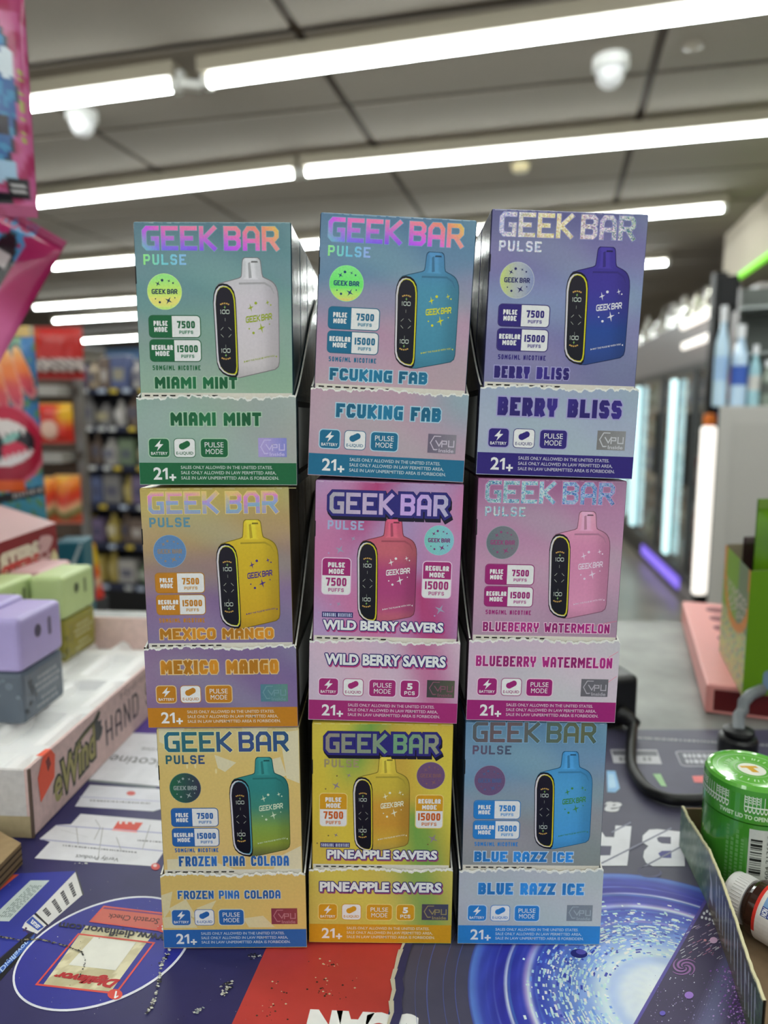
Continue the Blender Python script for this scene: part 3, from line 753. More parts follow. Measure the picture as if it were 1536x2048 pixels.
def display_tray(kind, where):
    K = KINDS[kind]
    t = thing('display_tray', where, 'carton', group='torn open display trays stacked three by three')
    rng = random.Random(kind + 't')
    mb = MB()
    n = 78; th = .0007
    xs = [-W_T/2 + W_T * k / n for k in range(n + 1)]
    tops = []
    for k in range(n + 1):
        ph = (k % 6) / 6
        tops.append(FLAP - (0.0006 if ph < .34 else 0) + rng.uniform(-.0002, .0003) + .0005 * math.sin(k * .13 + len(kind)))
    card = (196, 192, 184)
    for k in range(n):
        x0, x1 = xs[k], xs[k+1]; a, b = tops[k], tops[k+1]
        m = 8
        for j in range(m):
            za0, za1 = a * j / m, a * (j + 1) / m; zb0, zb1 = b * j / m, b * (j + 1) / m
            fc = lambda x, z: K['flap'](x / W_T + .5, (FLAP - z) / W_T)
            mb.poly([(x0, 0, za0), (x1, 0, zb0), (x1, 0, zb1), (x0, 0, za1)], [fc(x0, za0), fc(x1, zb0), fc(x1, zb1), fc(x0, za1)])
        mb.poly([(x1, th, 0), (x0, th, 0), (x0, th, a), (x1, th, b)], card, 1)
        mb.poly([(x0, 0, a), (x1, 0, b), (x1, th, b), (x0, th, a)], (228, 226, 220), 1)
        # torn fringe of bare paper under the edge
        fr = .00045 + .0005 * rng.random()
        mb.poly([(x0, -EPS*.6, a - fr), (x1, -EPS*.6, b - fr), (x1, -EPS*.6, b), (x0, -EPS*.6, a)], (226, 224, 218), 1)
    # side walls rise in a torn curve towards the back
    ys = [0, .001, .006, .014, .024, .036, .05, .07, .1, D_T]
    def zt(y): return FLAP + (H_R - FLAP) * sstep(-0.02, .115, y) * .9 - .0042
    sc = tuple(v * 1.0 for v in K['side'])  # tray sides take the same shade-darkened colour
    for s in (-1, 1):
        X = s * W_T / 2; Xi = X - s * th
        for y0, y1 in zip(ys, ys[1:]):
            a, b = max(FLAP - .0005, zt(y0)) if y0 else FLAP, max(FLAP - .0005, zt(y1))
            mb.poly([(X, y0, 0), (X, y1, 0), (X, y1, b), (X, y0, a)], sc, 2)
            mb.poly([(Xi, y0, 0), (Xi, y1, 0), (Xi, y1, b), (Xi, y0, a)], card, 1)
            mb.poly([(X, y0, a), (X, y1, b), (Xi, y1, b), (Xi, y0, a)], (224, 222, 216), 1)
    zb = zt(D_T)
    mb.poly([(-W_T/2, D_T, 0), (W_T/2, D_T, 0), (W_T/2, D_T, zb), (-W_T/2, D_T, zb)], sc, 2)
    mb.poly([(-W_T/2, D_T - th, 0), (W_T/2, D_T - th, 0), (W_T/2, D_T - th, zb), (-W_T/2, D_T - th, zb)], card, 1)
    mb.poly([(-W_T/2, D_T - th, zb), (W_T/2, D_T - th, zb), (W_T/2, D_T, zb), (-W_T/2, D_T, zb)], card, 1)
    mb.poly([(-W_T/2, 0, 0), (W_T/2, 0, 0), (W_T/2, D_T, 0), (-W_T/2, D_T, 0)], card, 1)
    mb.poly([(-W_T/2, 0, .0005), (W_T/2, 0, .0005), (W_T/2, D_T, .0005), (-W_T/2, D_T, .0005)], card, 1)
    if kind == 'frozen':
        for q in ICE_T: shape(mb, q, FT, (214, 202, 160), .5)
    if kind == 'blue':
        for a in (0, .17):
            shape(mb, [(.84, .17 + a*1.1), (.99, .07 + a), (.99, .074 + a), (.84, .174 + a*1.1)], FT, (235, 130, 155), .5)
    mb.build('tray_body', ['print', 'board', 'carton_side'], t)
    # warning panels on the two sides
    for s in (-1, 1):
        m = MB()
        X = s * (W_T / 2 + EPS)
        def q(y0, z0, y1, z1, c, l): m.poly([(X + s*EPS*l, y0, z0), (X + s*EPS*l, y1, z0), (X + s*EPS*l, y1, z1), (X + s*EPS*l, y0, z1)], c)
        q(.005, .004, .138, .0345, (12, 12, 12), 0)
        q(.0075, .0062, .1355, .032, (198, 198, 195), 1)
        m.build('warning_panel', 'print', t)
    F = FT
    flavour('flavour_lettering', F, K, K['tr'][0], K['tr'][1], .188 if not K.get('saver') else .17, K['trh'], t)
    dk = K['dark']; wl = (224, 224, 224)
    if K.get('saver'):
        ib, il, im, ip, ic = (.068,.195), (.232,.362), (.405,.58), (.615,.735), (.79,.975)
    else:
        ib, il, im, ip, ic = (.068,.195), (.228,.358), (.395,.565), None, (.758,.938)
    va, vb = .272, .388
    def pad(m, a, b, c): 
        shape(m, rrect_pts(a-.006, va-.006, b+.006, vb+.006, .026), F, K['out'], 1)
        shape(m, rrect_pts(a, va, b, vb, .021), F, c, 2)
    m = MB(); pad(m, ib[0], ib[1], dk)
    cu = (ib[0] + ib[1]) / 2
    shape(m, [(cu+.012,va+.006),(cu-.028,va+.05),(cu-.004,va+.05),(cu-.014,va+.078),(cu+.028,va+.034),(cu+.004,va+.034)], F, wl, 3)
    put_text(m, 'BATTERY', F, ib[0]+.012, ib[1]-.012, vb-.014, .018, wl, 3, bold=.014)
    m.build('battery_icon', 'print', t)
    m = MB()
    shape(m, rrect_pts(il[0]-.004, va-.004, il[1]+.004, vb+.004, .024), F, dk, 1.5)
    shape(m, rrect_pts(il[0], va, il[1], vb, .021), F, wl, 2)
    cu = (il[0] + il[1]) / 2
    shape(m, disc_pts(cu-.014, va+.048, .022, .021, 14), F, dk, 3); shape(m, disc_pts(cu+.016, va+.032, .019, .020, 14), F, dk, 3.2)
    shape(m, [(cu-.02,va+.03),(cu+.0,va+.018),(cu+.026,va+.048),(cu+.004,va+.062)], F, dk, 3.1)
    shape(m, disc_pts(cu-.02, va+.02, .008, .008, 10), F, wl, 3.3)
    put_text(m, 'E-LIQUID', F, il[0]+.012, il[1]-.012, vb-.016, .018, dk, 3, bold=.014)
    m.build('liquid_icon', 'print', t)
    m = MB(); pad(m, im[0], im[1], dk)
    cu = (im[0] + im[1]) / 2; w = (im[1] - im[0])
    put_text(m, 'PULSE', F, cu - w*.35, cu + w*.35, va+.053, .032, wl, 3, bold=.0)
    put_text(m, 'MODE', F, cu - w*.32, cu + w*.32, va+.096, .032, wl, 3, bold=.0)
    m.build('mode_icon', 'print', t)
    if ip:
        m = MB(); pad(m, ip[0], ip[1], dk)
        cu = (ip[0] + ip[1]) / 2
        put_text(m, '5', F, cu-.015, cu+.015, va+.06, .04, wl, 3, bold=.05)
        put_stext(m, 'PCS', F, cu-.035, cu+.035, va+.1, .026, .2, wl, 3, gap=.2)
        m.build('count_icon', 'print', t)
    m = MB()
    a, b = ic
    m.grid(lambda u, v: F(a + (b-a)*u, va - .008 + (vb - va + .006)*v, 1), 6, 4, lambda u, v: K['chip'](u, v))
    ct = K['chipt']
    def line(pts, wd):
        for q, pl in enumerate(ribbon(pts, wd, wd/2)):
            m.poly([F(p.x, p.y, 2 + .1 * q) for p in pl], ct)
    h = vb - va; w = b - a
    line([(a+.44*w, va+.05*h), (a+.22*w, va+.05*h), (a+.09*w, va+.42*h), (a+.22*w, va+.8*h), (a+.30*w, va+.8*h)], .006)
    line([(a+.28*w, va+.3*h), (a+.40*w, va+.58*h), (a+.50*w, va+.28*h)], .007)
    line([(a+.50*w, va+.62*h), (a+.50*w, va+.30*h), (a+.66*w, va+.30*h), (a+.66*w, va+.46*h), (a+.53*w, va+.46*h)], .007)
    line([(a+.74*w, va+.28*h), (a+.74*w, va+.60*h), (a+.92*w, va+.60*h), (a+.92*w, va+.28*h)], .007)
    line([(a+.22*w, va+.78*h), (a+.34*w, va+.78*h)], .005)
    put_text(m, 'Inside', F, a+.40*w, a+.92*w, va+.92*h, .022, ct, 2, bold=.02)
    m.build('chip_badge', 'foil', t)
    m = MB()
    v0 = .425; vb2 = FLAP / W_T - .004
    d2 = tuple(x * .9 for x in dk)
    shape(m, [(.002,v0),(.998,v0),(.998,vb2),(.002,vb2)], F, dk, 1)
    put_text(m, '2', F, .092, .141, .532, .074, wl, 2, bold=.022)
    shape(m, [(.148,.474),(.168,.458),(.180,.458),(.180,.532),(.165,.532),(.165,.476),(.148,.486)], F, wl, 2)
    put_text(m, '+', F, .192, .230, .548, .055, wl, 2, bold=.035)
    soft = mix(dk, wl, .8)
    for k, (s, e) in enumerate((('SALES ONLY ALLOWED IN THE UNITED STATES.', .845), ('SALE ONLY ALLOWED IN LAW PERMITTED AREA,', .868), ('SALE IN LAW UNPERMITTED AREA IS FORBIDDEN.', .885))):
        put_text(m, s, F, .265, e, .464 + .034 * k, .0195, soft, 2, bold=.012)
    m.build('age_notice', 'print', t)
    return t

COLS = [
 (('frozen', 471, -0.4), ('mango', 446.5, -0.5), ('mint', 437, 0.2)),
 (('pine', 760, 0.7), ('wild', 765, 1.7), ('fab', 771, 2.9)),
 (('razz', 1057, 0.5), ('blue', 1081, 1.2), ('berry', 1108, 1.9)),
]
ROWN = ('bottom', 'middle', 'top'); COLN = ('left', 'centre', 'right')
YF = (0.2882, 0.2910, 0.2903)
HSTEP = (0.1035, 0.1042, 0.1049)
for ci, column in enumerate(COLS):
    z = MAT_Z + 0.0006
    cz = z
    prev = None
    for ri, (kind, px, deg) in enumerate(column):
        r = math.radians(deg)
        K = KINDS[kind]
        lift = 0.0
        if prev is not None: lift = abs(math.sin(r - prev)) * W_T / 2 + .0002
        else: lift = abs(math.sin(r)) * W_T / 2
        cz += lift
        x = x_at(px, YF[ci], cz)
        rot = (0, r, 0)
        pos = '%s row, %s column' % (ROWN[ri], COLN[ci])
        tr = display_tray(kind, '%s torn display tray, %s of the stack' % (K['words'], pos))
        tr.location = (x, YF[ci], cz); tr.rotation_euler = rot; tr.scale = (1, 1, HSTEP[ci] / .1050)
        R = Matrix.Rotation(r, 3, 'Y')
        first = None
        for k in range(5):
            if k < 2:
                b = retail_box(kind, '%s retail box, foremost in its tray, %s' % (K['words'], pos) if k == 0 else
                               '%s retail box, second in its tray, %s' % (K['words'], pos), front=(k == 0))
                if k == 1: second = b
            else:
                b = second.copy(); COL.objects.link(b)
                for ch in list(second.children):
                    d = ch.copy(); COL.objects.link(d); d.parent = b
                b['label'] = '%s retail box, %s in its tray, %s' % (K['words'], ORD[k + 1], pos)
            off = R @ Vector((0, .0014 + .0284 * k, .0008))
            b.location = Vector((x, YF[ci], cz)) + off; b.rotation_euler = rot; b.scale = (1, 1, HSTEP[ci] / .1050)
        cz += HSTEP[ci] * math.cos(r)
        prev = r
# ------------------------------------------------------------------ counter and printed mats
def quadF(tl, tr, br, bl, z=MAT_Z):
    P = [on_z(p[0], p[1], z) for p in (tl, tr, br, bl)]
    def F(u, v, L):
        p = (P[0]*(1-u) + P[1]*u) * (1-v) + (P[3]*(1-u) + P[2]*u) * v
        return Vector((p.x, p.y, z + L * EPS))
    return F
def MATF(px, py, L):
    p = on_z(px, py, MAT_Z); return Vector((p.x, p.y, MAT_Z + L * EPS))
def mpoly(mb, pts, col, L, m=0): shape(mb, pts, MATF, col, L, m)
def child(mb, name, parent, mats='print'):
    return mb.build(name, mats, parent)

ct = thing('counter', 'grey stone-topped shop counter under the printed mats', 'counter', (0, 0, 0))
mb = MB()
E0 = on_z(120, 1216, MAT_Z); E1 = on_z(1400, 1241, MAT_Z)
dv = (E1 - E0).normalized()
A = E0 - dv * .9; B = E1 + dv * .9
top = [(A.x, -.35), (B.x, -.35), (B.x, B.y), (A.x, A.y)]
zt_, zb_ = MAT_Z - .0022, MAT_Z - .042
stone = (146, 148, 145)
mb.poly([(p[0], p[1], zt_) for p in top], stone)
mb.poly([(p[0], p[1], zb_) for p in top], stone)
for k in range(4):
    p, q = top[k], top[(k+1) % 4]
    mb.poly([(p[0], p[1], zb_), (q[0], q[1], zb_), (q[0], q[1], zt_), (p[0], p[1], zt_)], (120, 120, 118))
def stone_mat():
    m = principled('stone', color=(158, 160, 156), rough=0.35)
    nt = m.node_tree; b = nt.nodes['Principled BSDF']
    tc = nt.nodes.new('ShaderNodeTexCoord'); n1 = nt.nodes.new('ShaderNodeTexNoise'); n1.inputs['Scale'].default_value = 18; n1.inputs['Detail'].default_value = 8
    cr = nt.nodes.new('ShaderNodeValToRGB'); cr.color_ramp.elements[0].position = .3; cr.color_ramp.elements[1].position = .7
    cr.color_ramp.elements[0].color = lin((96, 97, 94)); cr.color_ramp.elements[1].color = lin((134, 136, 132))
    nt.links.new(tc.outputs['Object'], n1.inputs['Vector']); nt.links.new(n1.outputs['Fac'], cr.inputs[0]); nt.links.new(cr.outputs[0], b.inputs['Base Color'])
stone_mat()
mb.build('counter_slab', 'stone', ct)
mb = MB()
mb.box((A.x + .05, -.3, 0), (B.x - .05, min(A.y, B.y) - .04, zb_), (120, 118, 115))
mb.build('counter_base', 'matte', ct)

# torn border between the two mats
T0, T1 = on_z(808, 1880, MAT_Z), on_z(766, 2100, MAT_Z)
td = (T1 - T0).normalized()
far_pt = T0 - td * ((.512 - T0.y) / (-td.y))
near_pt = T1 + td * .12
rng = random.Random(11)
edge = []
N = 70
for k in range(N + 1):
    p = far_pt.lerp(near_pt, k / N)
    edge.append(Vector((p.x + rng.uniform(-.0009, .0009) + .0006 * math.sin(k * .7), p.y, 0)))
def mat_body(name, poly, col, parent):
    m = MB()
    m.poly([(p[0], p[1], MAT_Z) for p in poly], col)
    m.poly([(p[0], p[1], MAT_Z - .0021) for p in poly], col)
    n = len(poly)
    for k in range(n):
        p, q = poly[k], poly[(k+1) % n]
        m.poly([(p[0], p[1], MAT_Z - .0021), (q[0], q[1], MAT_Z - .0021), (q[0], q[1], MAT_Z), (p[0], p[1], MAT_Z)], (60, 60, 64))
    return m.build(name, 'print_mat', parent)
principled('print_mat', attr=True, rough=0.38, grain=0.10, grain_scale=70, spec=0.35, bump=0.02)
lm = thing('counter_mat', 'navy printed counter mat with round blue emblem, left of the torn edge', 'mat', (0, 0, 0), group='printed mats on the counter')
mat_body('mat_base', [(-.62, .512), (far_pt.x, .512)] + [(e.x, e.y) for e in edge] + [(-.62, near_pt.y)], (46, 43, 88), lm)

m = MB()      # purple far band, red field
mpoly(m, [(100,1432),(330,1432),(330,1468),(100,1468)], (84, 62, 140), 1)
child(m, 'purple_band', lm, 'print_mat')
m = MB()
mpoly(m, [(540,1880),(807,1880),(780,2010),(763,2100),(440,2100)], (176, 58, 54), 1)
F = quadF((826,2092),(612,2082),(626,2026),(830,2036))
put_text(m, 'SCAN', F, 0, 1, 1, 1, (232, 230, 228), 2, bold=.09)
rng = random.Random(3)
for k in range(70):
    x, y = rng.choice(((655,1985),(640,1968),(668,1925),(700,1985),(545,2020),(560,1985))); x += rng.gauss(0, 14); y += rng.gauss(0, 12)
    r = rng.uniform(.8, 2.6)
    mpoly(m, [(x-r,y),(x,y-r*.8),(x+r*1.3,y),(x,y+r*.7)], rng.choice(((60,50,40),(40,32,30),(190,180,150))), 3 + .02 * (k % 45))
child(m, 'red_field', lm, 'print_mat')

def ell(cx, cy, a, b, phi, n=72):
    c, s = math.cos(phi), math.sin(phi); out = []
    for k in range(n):
        t = 2 * math.pi * k / n
        out.append((cx + a*math.cos(t)*c - b*math.sin(t)*s, cy + a*math.cos(t)*s + b*math.sin(t)*c))
    return out
m = MB()      # pictured carton at the left edge of the mat
mpoly(m, [(-90,1752),(152,1742),(45,1856),(56,1868),(-90,1990)], (44, 52, 142), 1)
mpoly(m, [(-60,1750),(38,1749),(-60,1830)], (196, 82, 58), 2)
mpoly(m, [(-30,1848),(61,1761),(99,1761),(18,1843),(-20,1842)], (182, 192, 190), 2)
F = quadF((20,1838),(95,1764),(64,1764),(-10,1838))
for r_ in range(6):
    u = .04
    while u < .9:
        d = rng.uniform(.03, .10); v = .12 + r_ * .14
        shape(m, [(u, v), (u+d, v), (u+d, v+.06), (u, v+.06)], F, (96, 112, 110), 3); u += d + .03
mpoly(m, [(152,1743),(166,1789),(95,1851),(70,1828)], (206, 204, 202), 2)
mpoly(m, [(150,1742),(153,1742),(168,1789),(165,1791)], (60, 62, 66), 2.5)
mpoly(m, [(69,1828),(72,1826),(97,1850),(94,1852)], (30, 28, 30), 3)
F = quadF((152,1750),(164,1788),(97,1846),(76,1826))
for r_ in range(4):
    u = .12
    v = .14 + r_ * .23
    while u < (.86, .95, .9, .6)[r_]:
        d = rng.uniform(.05, .12)
        shape(m, [(u, v), (u+d, v), (u+d, v+.09), (u, v+.09)], F, (62, 60, 64), 3); u += d + .025
mpoly(m, [(68,1829),(93,1851),(74,1868),(44,1856),(50,1845)], (208, 206, 204), 2)
mpoly(m, [(65,1833),(88,1854),(76,1862),(52,1845)], (48, 76, 160), 3)
for x, y in ((52,1857),(48,1861),(55,1864)): mpoly(m, disc_pts(x, y, 2.5, 2.2, 8), (70, 40, 90), 3)
F = quadF((84,1852),(66,1836),(60,1846),(76,1860))
put_text(m, 'TEXTILE', F, .05, .95, .9, .6, (225, 225, 230), 4, bold=.05)
mpoly(m, [(56,1868),(70,1864),(0,1936),(-60,1996),(-70,1980),(0,1918)], (20, 20, 24), 2)
mpoly(m, [(70,1868),(66,1884),(-60,2010),(-60,1994)], (46, 84, 164), 3)
F = quadF((52,1892),(2,1946),(-6,1938),(44,1886))
F = quadF((2,1950),(58,1890),(54,1878),(-2,1936))
put_text(m, 'Digiflavor', F, 0, 1, .85, .7, (160, 185, 225), 4, bold=.02, shear=.3)
mpoly(m, [(58,1892),(52,1904),(-60,2030),(-60,2006)], (18, 18, 22), 3)
child(m, 'carton_picture', lm, 'print_mat')

m = MB()      # round emblem
CE = ell(205, 1908, 190, 98, math.radians(-22)); CI = ell(205, 1907.5, 185.5, 94, math.radians(-22))
mpoly(m, CE, (214, 214, 222), 4); mpoly(m, CI, (44, 46, 138), 5)
child(m, 'round_emblem', lm, 'print_mat')
m = MB()
def frame_poly(pts, wd, col, L):
    w = [MATF(p[0], p[1], 0) for p in pts]
    for k, pl in enumerate(ribbon([(p.x, p.y) for p in w] + [(w[0].x, w[0].y)], wd, 0)):
        m.poly([Vector((q.x, q.y, MAT_Z + (L + .1 * k) * EPS)) for q in pl], col)
def card_col(u, v):
    return mix((196, 184, 146), (214, 206, 172), .5 + .5 * math.sin(u * .11 + 2 * math.sin(v * .13)))
P4 = [(86,1971),(172,1852),(306,1869),(222,1984)]
W4 = [on_z(p[0], p[1], MAT_Z) for p in P4]
def bil(u, v, L):
    p = (W4[0]*(1-u) + W4[3]*u) * (1-v) + (W4[1]*(1-u) + W4[2]*u) * v
    return Vector((p.x, p.y, MAT_Z + L * EPS))
rg = random.Random(8)
cells = {}
m.grid(lambda u, v: bil(u, v, 6), 24, 24, lambda u, v: cells.setdefault((int(u*7+v*3), int(v*8-u*3)), mix((176,166,128), (216,208,176), rg.random())))
frame_poly([(73,1970),(157,1869),(308,1887),(232,1988)], .0009, (206, 74, 66), 7)
mpoly(m, [(181,1844),(208,1814),(336,1829),(318,1862)], (196, 98, 84), 7)
mpoly(m, [(203,1818),(208,1813),(337,1828),(336,1833)], (120, 60, 110), 8)
frame_poly([(181,1844),(208,1814),(336,1829),(318,1862)], .0009, (206, 84, 72), 8.5)
F = quadF((317,1850),(216,1838),(218,1827),(320,1837))
put_text(m, 'Scratch Check', F, 0, 1, .85, .85, (92, 52, 48), 9, bold=.01, shear=.2)
mpoly(m, [(137,1931),(188,1875),(272,1886),(231,1942)], (214, 212, 202), 8)
F = quadF((228,1976),(107,1957),(116,1944),(240,1960))
put_text(m, 'Digiflavor', F, 0, 1, .9, .95, (172, 34, 38), 9, bold=.06, shear=.35)
mpoly(m, disc_pts(230, 1990, 15, 10.5, 24), (204, 70, 60), 9)
mpoly(m, [(228,1998),(231.5,1998.3),(234.4,1984),(231,1983.7)], (230, 228, 226), 10); mpoly(m, [(231,1998.2),(237,1994.6),(236.4,1992.4),(231.5,1995.4)], (230, 228, 226), 10.2)
mpoly(m, disc_pts(326, 1858, 12, 8, 20), (204, 70, 60), 9)
F = quadF((330,1863),(323,1862),(324,1853),(331,1854))
put_text(m, '2', F, 0, 1, 1, 1, (230, 228, 226), 10, bold=.04)
child(m, 'scratch_card_picture', lm, 'print_mat')
m = MB()
F = quadF((334,1886),(116,1857),(121,1844),(338,1869))
put_text(m, 'www.digiflavor.com', F, 0, 1, .85, .95, (30, 28, 40), 11, bold=.02)
child(m, 'website_lettering', lm, 'print_mat')

m = MB()      # pictured white boxes
mpoly(m, [(178,1559),(311,1573),(313,1578),(176,1563)], (110, 118, 122), 2)
mpoly(m, [(264,1466),(340,1469),(340,1575),(178,1559)], (212, 212, 218), 3)
F = quadF((340,1540),(214,1527),(226,1508),(340,1519))
put_text(m, 'nicotine', F, 0, 1, .9, .8, (84, 84, 88), 4, bold=.0, shear=.2)
F = quadF((330,1506),(282,1503),(284,1494),(330,1497))
put_text(m, 'addictive', F, -.4, 1, .9, .8, (100, 100, 104), 4, bold=.0, shear=.2)
mpoly(m, [(180,1570),(330,1579),(330,1616),(306,1623),(150,1613),(162,1594)], (204, 204, 212), 3)
mpoly(m, [(159,1593),(330,1603),(330,1604.5),(159,1594.5)], (160, 160, 188), 4)
mpoly(m, disc_pts(262, 1587, 9, 4.5, 14), (196, 96, 92), 4)
mpoly(m, [(161,1628),(330,1642),(330,1700),(308,1733),(69,1717),(100,1684),(79,1678),(113,1650),(142,1649)], (208, 207, 212), 3)
mpoly(m, [(113,1650),(330,1666),(330,1668),(113,1652)], (150, 150, 184), 4)
mpoly(m, [(80,1678),(330,1702),(330,1704),(80,1680)], (150, 150, 184), 4)
mpoly(m, [(226,1658),(236,1643),(286,1646),(274,1662)], (204, 78, 66), 5)
mpoly(m, [(225,1659),(274,1663),(274,1666),(223,1661)], (222, 150, 150), 5)
for x in (240, 252, 266): mpoly(m, [(x,1640),(x+5,1641),(x+3,1649),(x-2,1648)], (214, 210, 210), 6)
F = quadF((236,1724),(150,1717),(153,1708),(238,1715))
put_text(m, 'Verify Product', F, 0, 1, .8, .8, (70, 70, 76), 6, bold=.0, shear=.1)
for (x0, y0, x1, y1) in ((126,1690,270,1704),(180,1600,300,1606),(275,1680,330,1684)):
    x = x0
    while x < x1:
        d = rng.uniform(2, 6); y = y0 + (y1 - y0) * (x - x0) / (x1 - x0)
        mpoly(m, [(x,y),(x+d,y+.3),(x+d,y+3),(x,y+2.6)], (120, 118, 124), 5); x += d + rng.uniform(1, 3)
for (x0, y0, x1, y1) in ((190,1640,200,1655),(200,1655,188,1680),(232,1675,242,1702),(152,1655,156,1690),(205,1655,196,1715),(300,1650,284,1700),(120,1660,175,1675)):
    mpoly(m, [(x0,y0),(x0+1.6,y0),(x1+1.2,y1),(x1,y1)], (150, 148, 146), 5)
mpoly(m, disc_pts(311, 1734, 9, 7, 14), (196, 70, 66), 6); mpoly(m, disc_pts(310, 1732, 4, 3, 10), (220, 190, 190), 7)
child(m, 'white_boxes_picture', lm, 'print_mat')

m = MB()      # scratches and chips worn through the print
def chips(pts, n, spread, size, cols, L=14):
    for k in range(n):
        a = rng.randrange(len(pts) - 1); t = rng.random()
        x = pts[a][0] + (pts[a+1][0] - pts[a][0]) * t + rng.gauss(0, spread); y = pts[a][1] + (pts[a+1][1] - pts[a][1]) * t + rng.gauss(0, spread * .6)
        r = size * rng.uniform(.3, 1.2)
        mpoly(m, [(x-r,y+rng.uniform(-r,r)*.4),(x+rng.uniform(-r,r)*.5,y-r*.7),(x+r*1.2,y+rng.uniform(-r,r)*.3),(x+rng.uniform(-r,r)*.4,y+r*.6)], rng.choice(cols), L + .02 * (k % 45))
dk_, pl_ = (26, 24, 24), (196, 196, 186)
chips([(0,1875),(40,1882),(80,1880),(130,1893),(165,1907)], 150, .8, 2.6, (dk_, dk_, (130, 124, 96)), 14)
chips([(165,1908),(171,1925),(158,1958)], 24, .8, 1.8, (dk_,), 14)
chips([(338,1900),(325,1925),(318,1960),(312,1995),(292,2035)], 90, 2.2, 3.0, (dk_, pl_, (150, 150, 140)), 14)
chips([(448,1990),(462,1965),(440,1975)], 40, 4, 3.2, (pl_, dk_, (150, 150, 140)), 14)
chips([(390,2030),(405,2018),(355,2040)], 22, 2, 2.6, (pl_, (140, 150, 150)), 14)
chips([(495,1915),(520,1912),(500,1918)], 26, 3, 2.2, (pl_, dk_), 14)
chips([(150,1728),(175,1729)], 10, 1, 1.8, (pl_,), 14)
for k in range(90): 
    x, y = rng.uniform(5, 520), rng.uniform(1735, 2045)
    r = rng.uniform(.4, 1.3); mpoly(m, [(x-r,y),(x,y-r*.7),(x+r,y),(x,y+r*.7)], rng.choice((dk_, (120, 120, 140), pl_)), 14)
o = child(m, 'worn_chips', lm, 'print_mat'); o['kind'] = 'stuff'

# right mat, overlapping the left one by a hair
rm = thing('counter_mat', 'dark galaxy printed counter mat with a white and blue swirl, right of the torn edge', 'mat', (0, 0, 0), group='printed mats on the counter')
def nightcol(u, v): return (70, 68, 88)
mat_body('mat_base', [(far_pt.x + .0012, .512), (.62, .512), (.62, near_pt.y)] + [(e.x + .0012, e.y) for e in reversed(edge)], (74, 72, 92), rm)
m = MB()
for k in range(N):
    a, b = edge[k], edge[k+1]
    w0 = .0006 + .0009 * abs(math.sin(k * 1.7)); 
    m.poly([(a.x - w0, a.y, MAT_Z + 15*EPS), (b.x - w0*.8, b.y, MAT_Z + 15*EPS), (b.x + .0016, b.y, MAT_Z + 16*EPS), (a.x + .0016, a.y, MAT_Z + 16*EPS)], (186, 180, 160))
    m.poly([(a.x + w0*.6, a.y, MAT_Z + 17*EPS), (b.x + w0*.4, b.y, MAT_Z + 17*EPS), (b.x + .004, b.y, MAT_Z + 17*EPS), (a.x + .004, a.y, MAT_Z + 17*EPS)], (46, 44, 84))
child(m, 'torn_edge', rm, 'matte')

m = MB()      # the galaxy: rings round a bright core
GC = on_z(1350, 2010, MAT_Z); RO = .0835
def gcol(r, th):
    n = .5 + .5 * math.sin(th * 23 + 9 * math.sin(r * 11)) * math.sin(r * 40 + th * 3)
    base = ramp([(0, (236, 240, 250)), (.22, (206, 216, 244)), (.29, (172, 192, 236)), (.33, (200, 218, 242)), (.42, (140, 170, 226)), (.54, (96, 126, 208)), (.68, (62, 74, 184)), (.84, (52, 52, 160)), (.93, (62, 74, 176)), (.985, (90, 124, 200)), (1.0, (66, 70, 140))], r)
    for r0, w, c, k in ((.81,.007,(226,238,248),1.),(.795,.004,(90,190,230),.6),(.70,.016,(224,238,246),1.),(.715,.012,(180,140,210),.6),(.66,.006,(140,220,220),.5),(.87,.003,(150,180,240),.6),(.57,.010,(190,150,215),.5),(.905,.002,(130,150,230),.5),(.75,.004,(130,130,230),.5)):
        kk = k * math.exp(-((r - r0) / w) ** 2) * (.35 + .65 * (0.5 + 0.5 * math.sin(th * 3.1 + r0 * 60)))
        base = mix(base, c, kk)
    return mix(base, tuple(v * .8 for v in base), .5 * n * (1 if .45 < r < .95 else .2))
m.grid(lambda u, v: Vector((GC.x + RO * (.004 + .996*v) * math.cos(u * 2*math.pi), GC.y + RO * (.004 + .996*v) * math.sin(u * 2*math.pi), MAT_Z + 2*EPS)), 120, 130, lambda u, v: gcol(v, u * 2*math.pi))
rg = random.Random(21)
for k in range(2600):
    r = min(.74, max(.31, rg.gauss(.51, .10))); th = rg.uniform(0, 2*math.pi)
    dr = rg.uniform(.005, .013); dth = rg.uniform(.012, .07) * (.5 / r)
    c = rg.choice(((232,240,248),(200,230,242),(170,206,236),(214,226,250),(60,70,170),(190,220,216),(110,150,220)))
    pts = [(r, th), (r + dr, th), (r + dr, th + dth), (r, th + dth)]
    m.poly([(GC.x + RO*a*math.cos(b), GC.y + RO*a*math.sin(b), MAT_Z + (3 + .03 * (k % 60))*EPS) for a, b in pts], c)
for r, w in ((1.06,.004),(1.12,.003),(1.2,.005),(1.26,.002)):
    for k in range(60):
        a, b = math.pi*.55 + k*.03, math.pi*.55 + (k+1)*.03
        m.poly([(GC.x + RO*q*math.cos(t), GC.y + RO*q*math.sin(t), MAT_Z + 3*EPS) for q, t in ((r,a),(r+w,a),(r+w,b),(r,b))], (82, 92, 158))
o = child(m, 'galaxy_swirl', rm, 'print_mat')
m = MB()
mpoly(m, [(1418,1786),(1600,1740),(1640,2120),(1226,2120)], (56, 46, 80), 5)
mpoly(m, [(1418,1784),(1424,1786),(1234,2120),(1226,2120)], (82, 70, 150), 6)
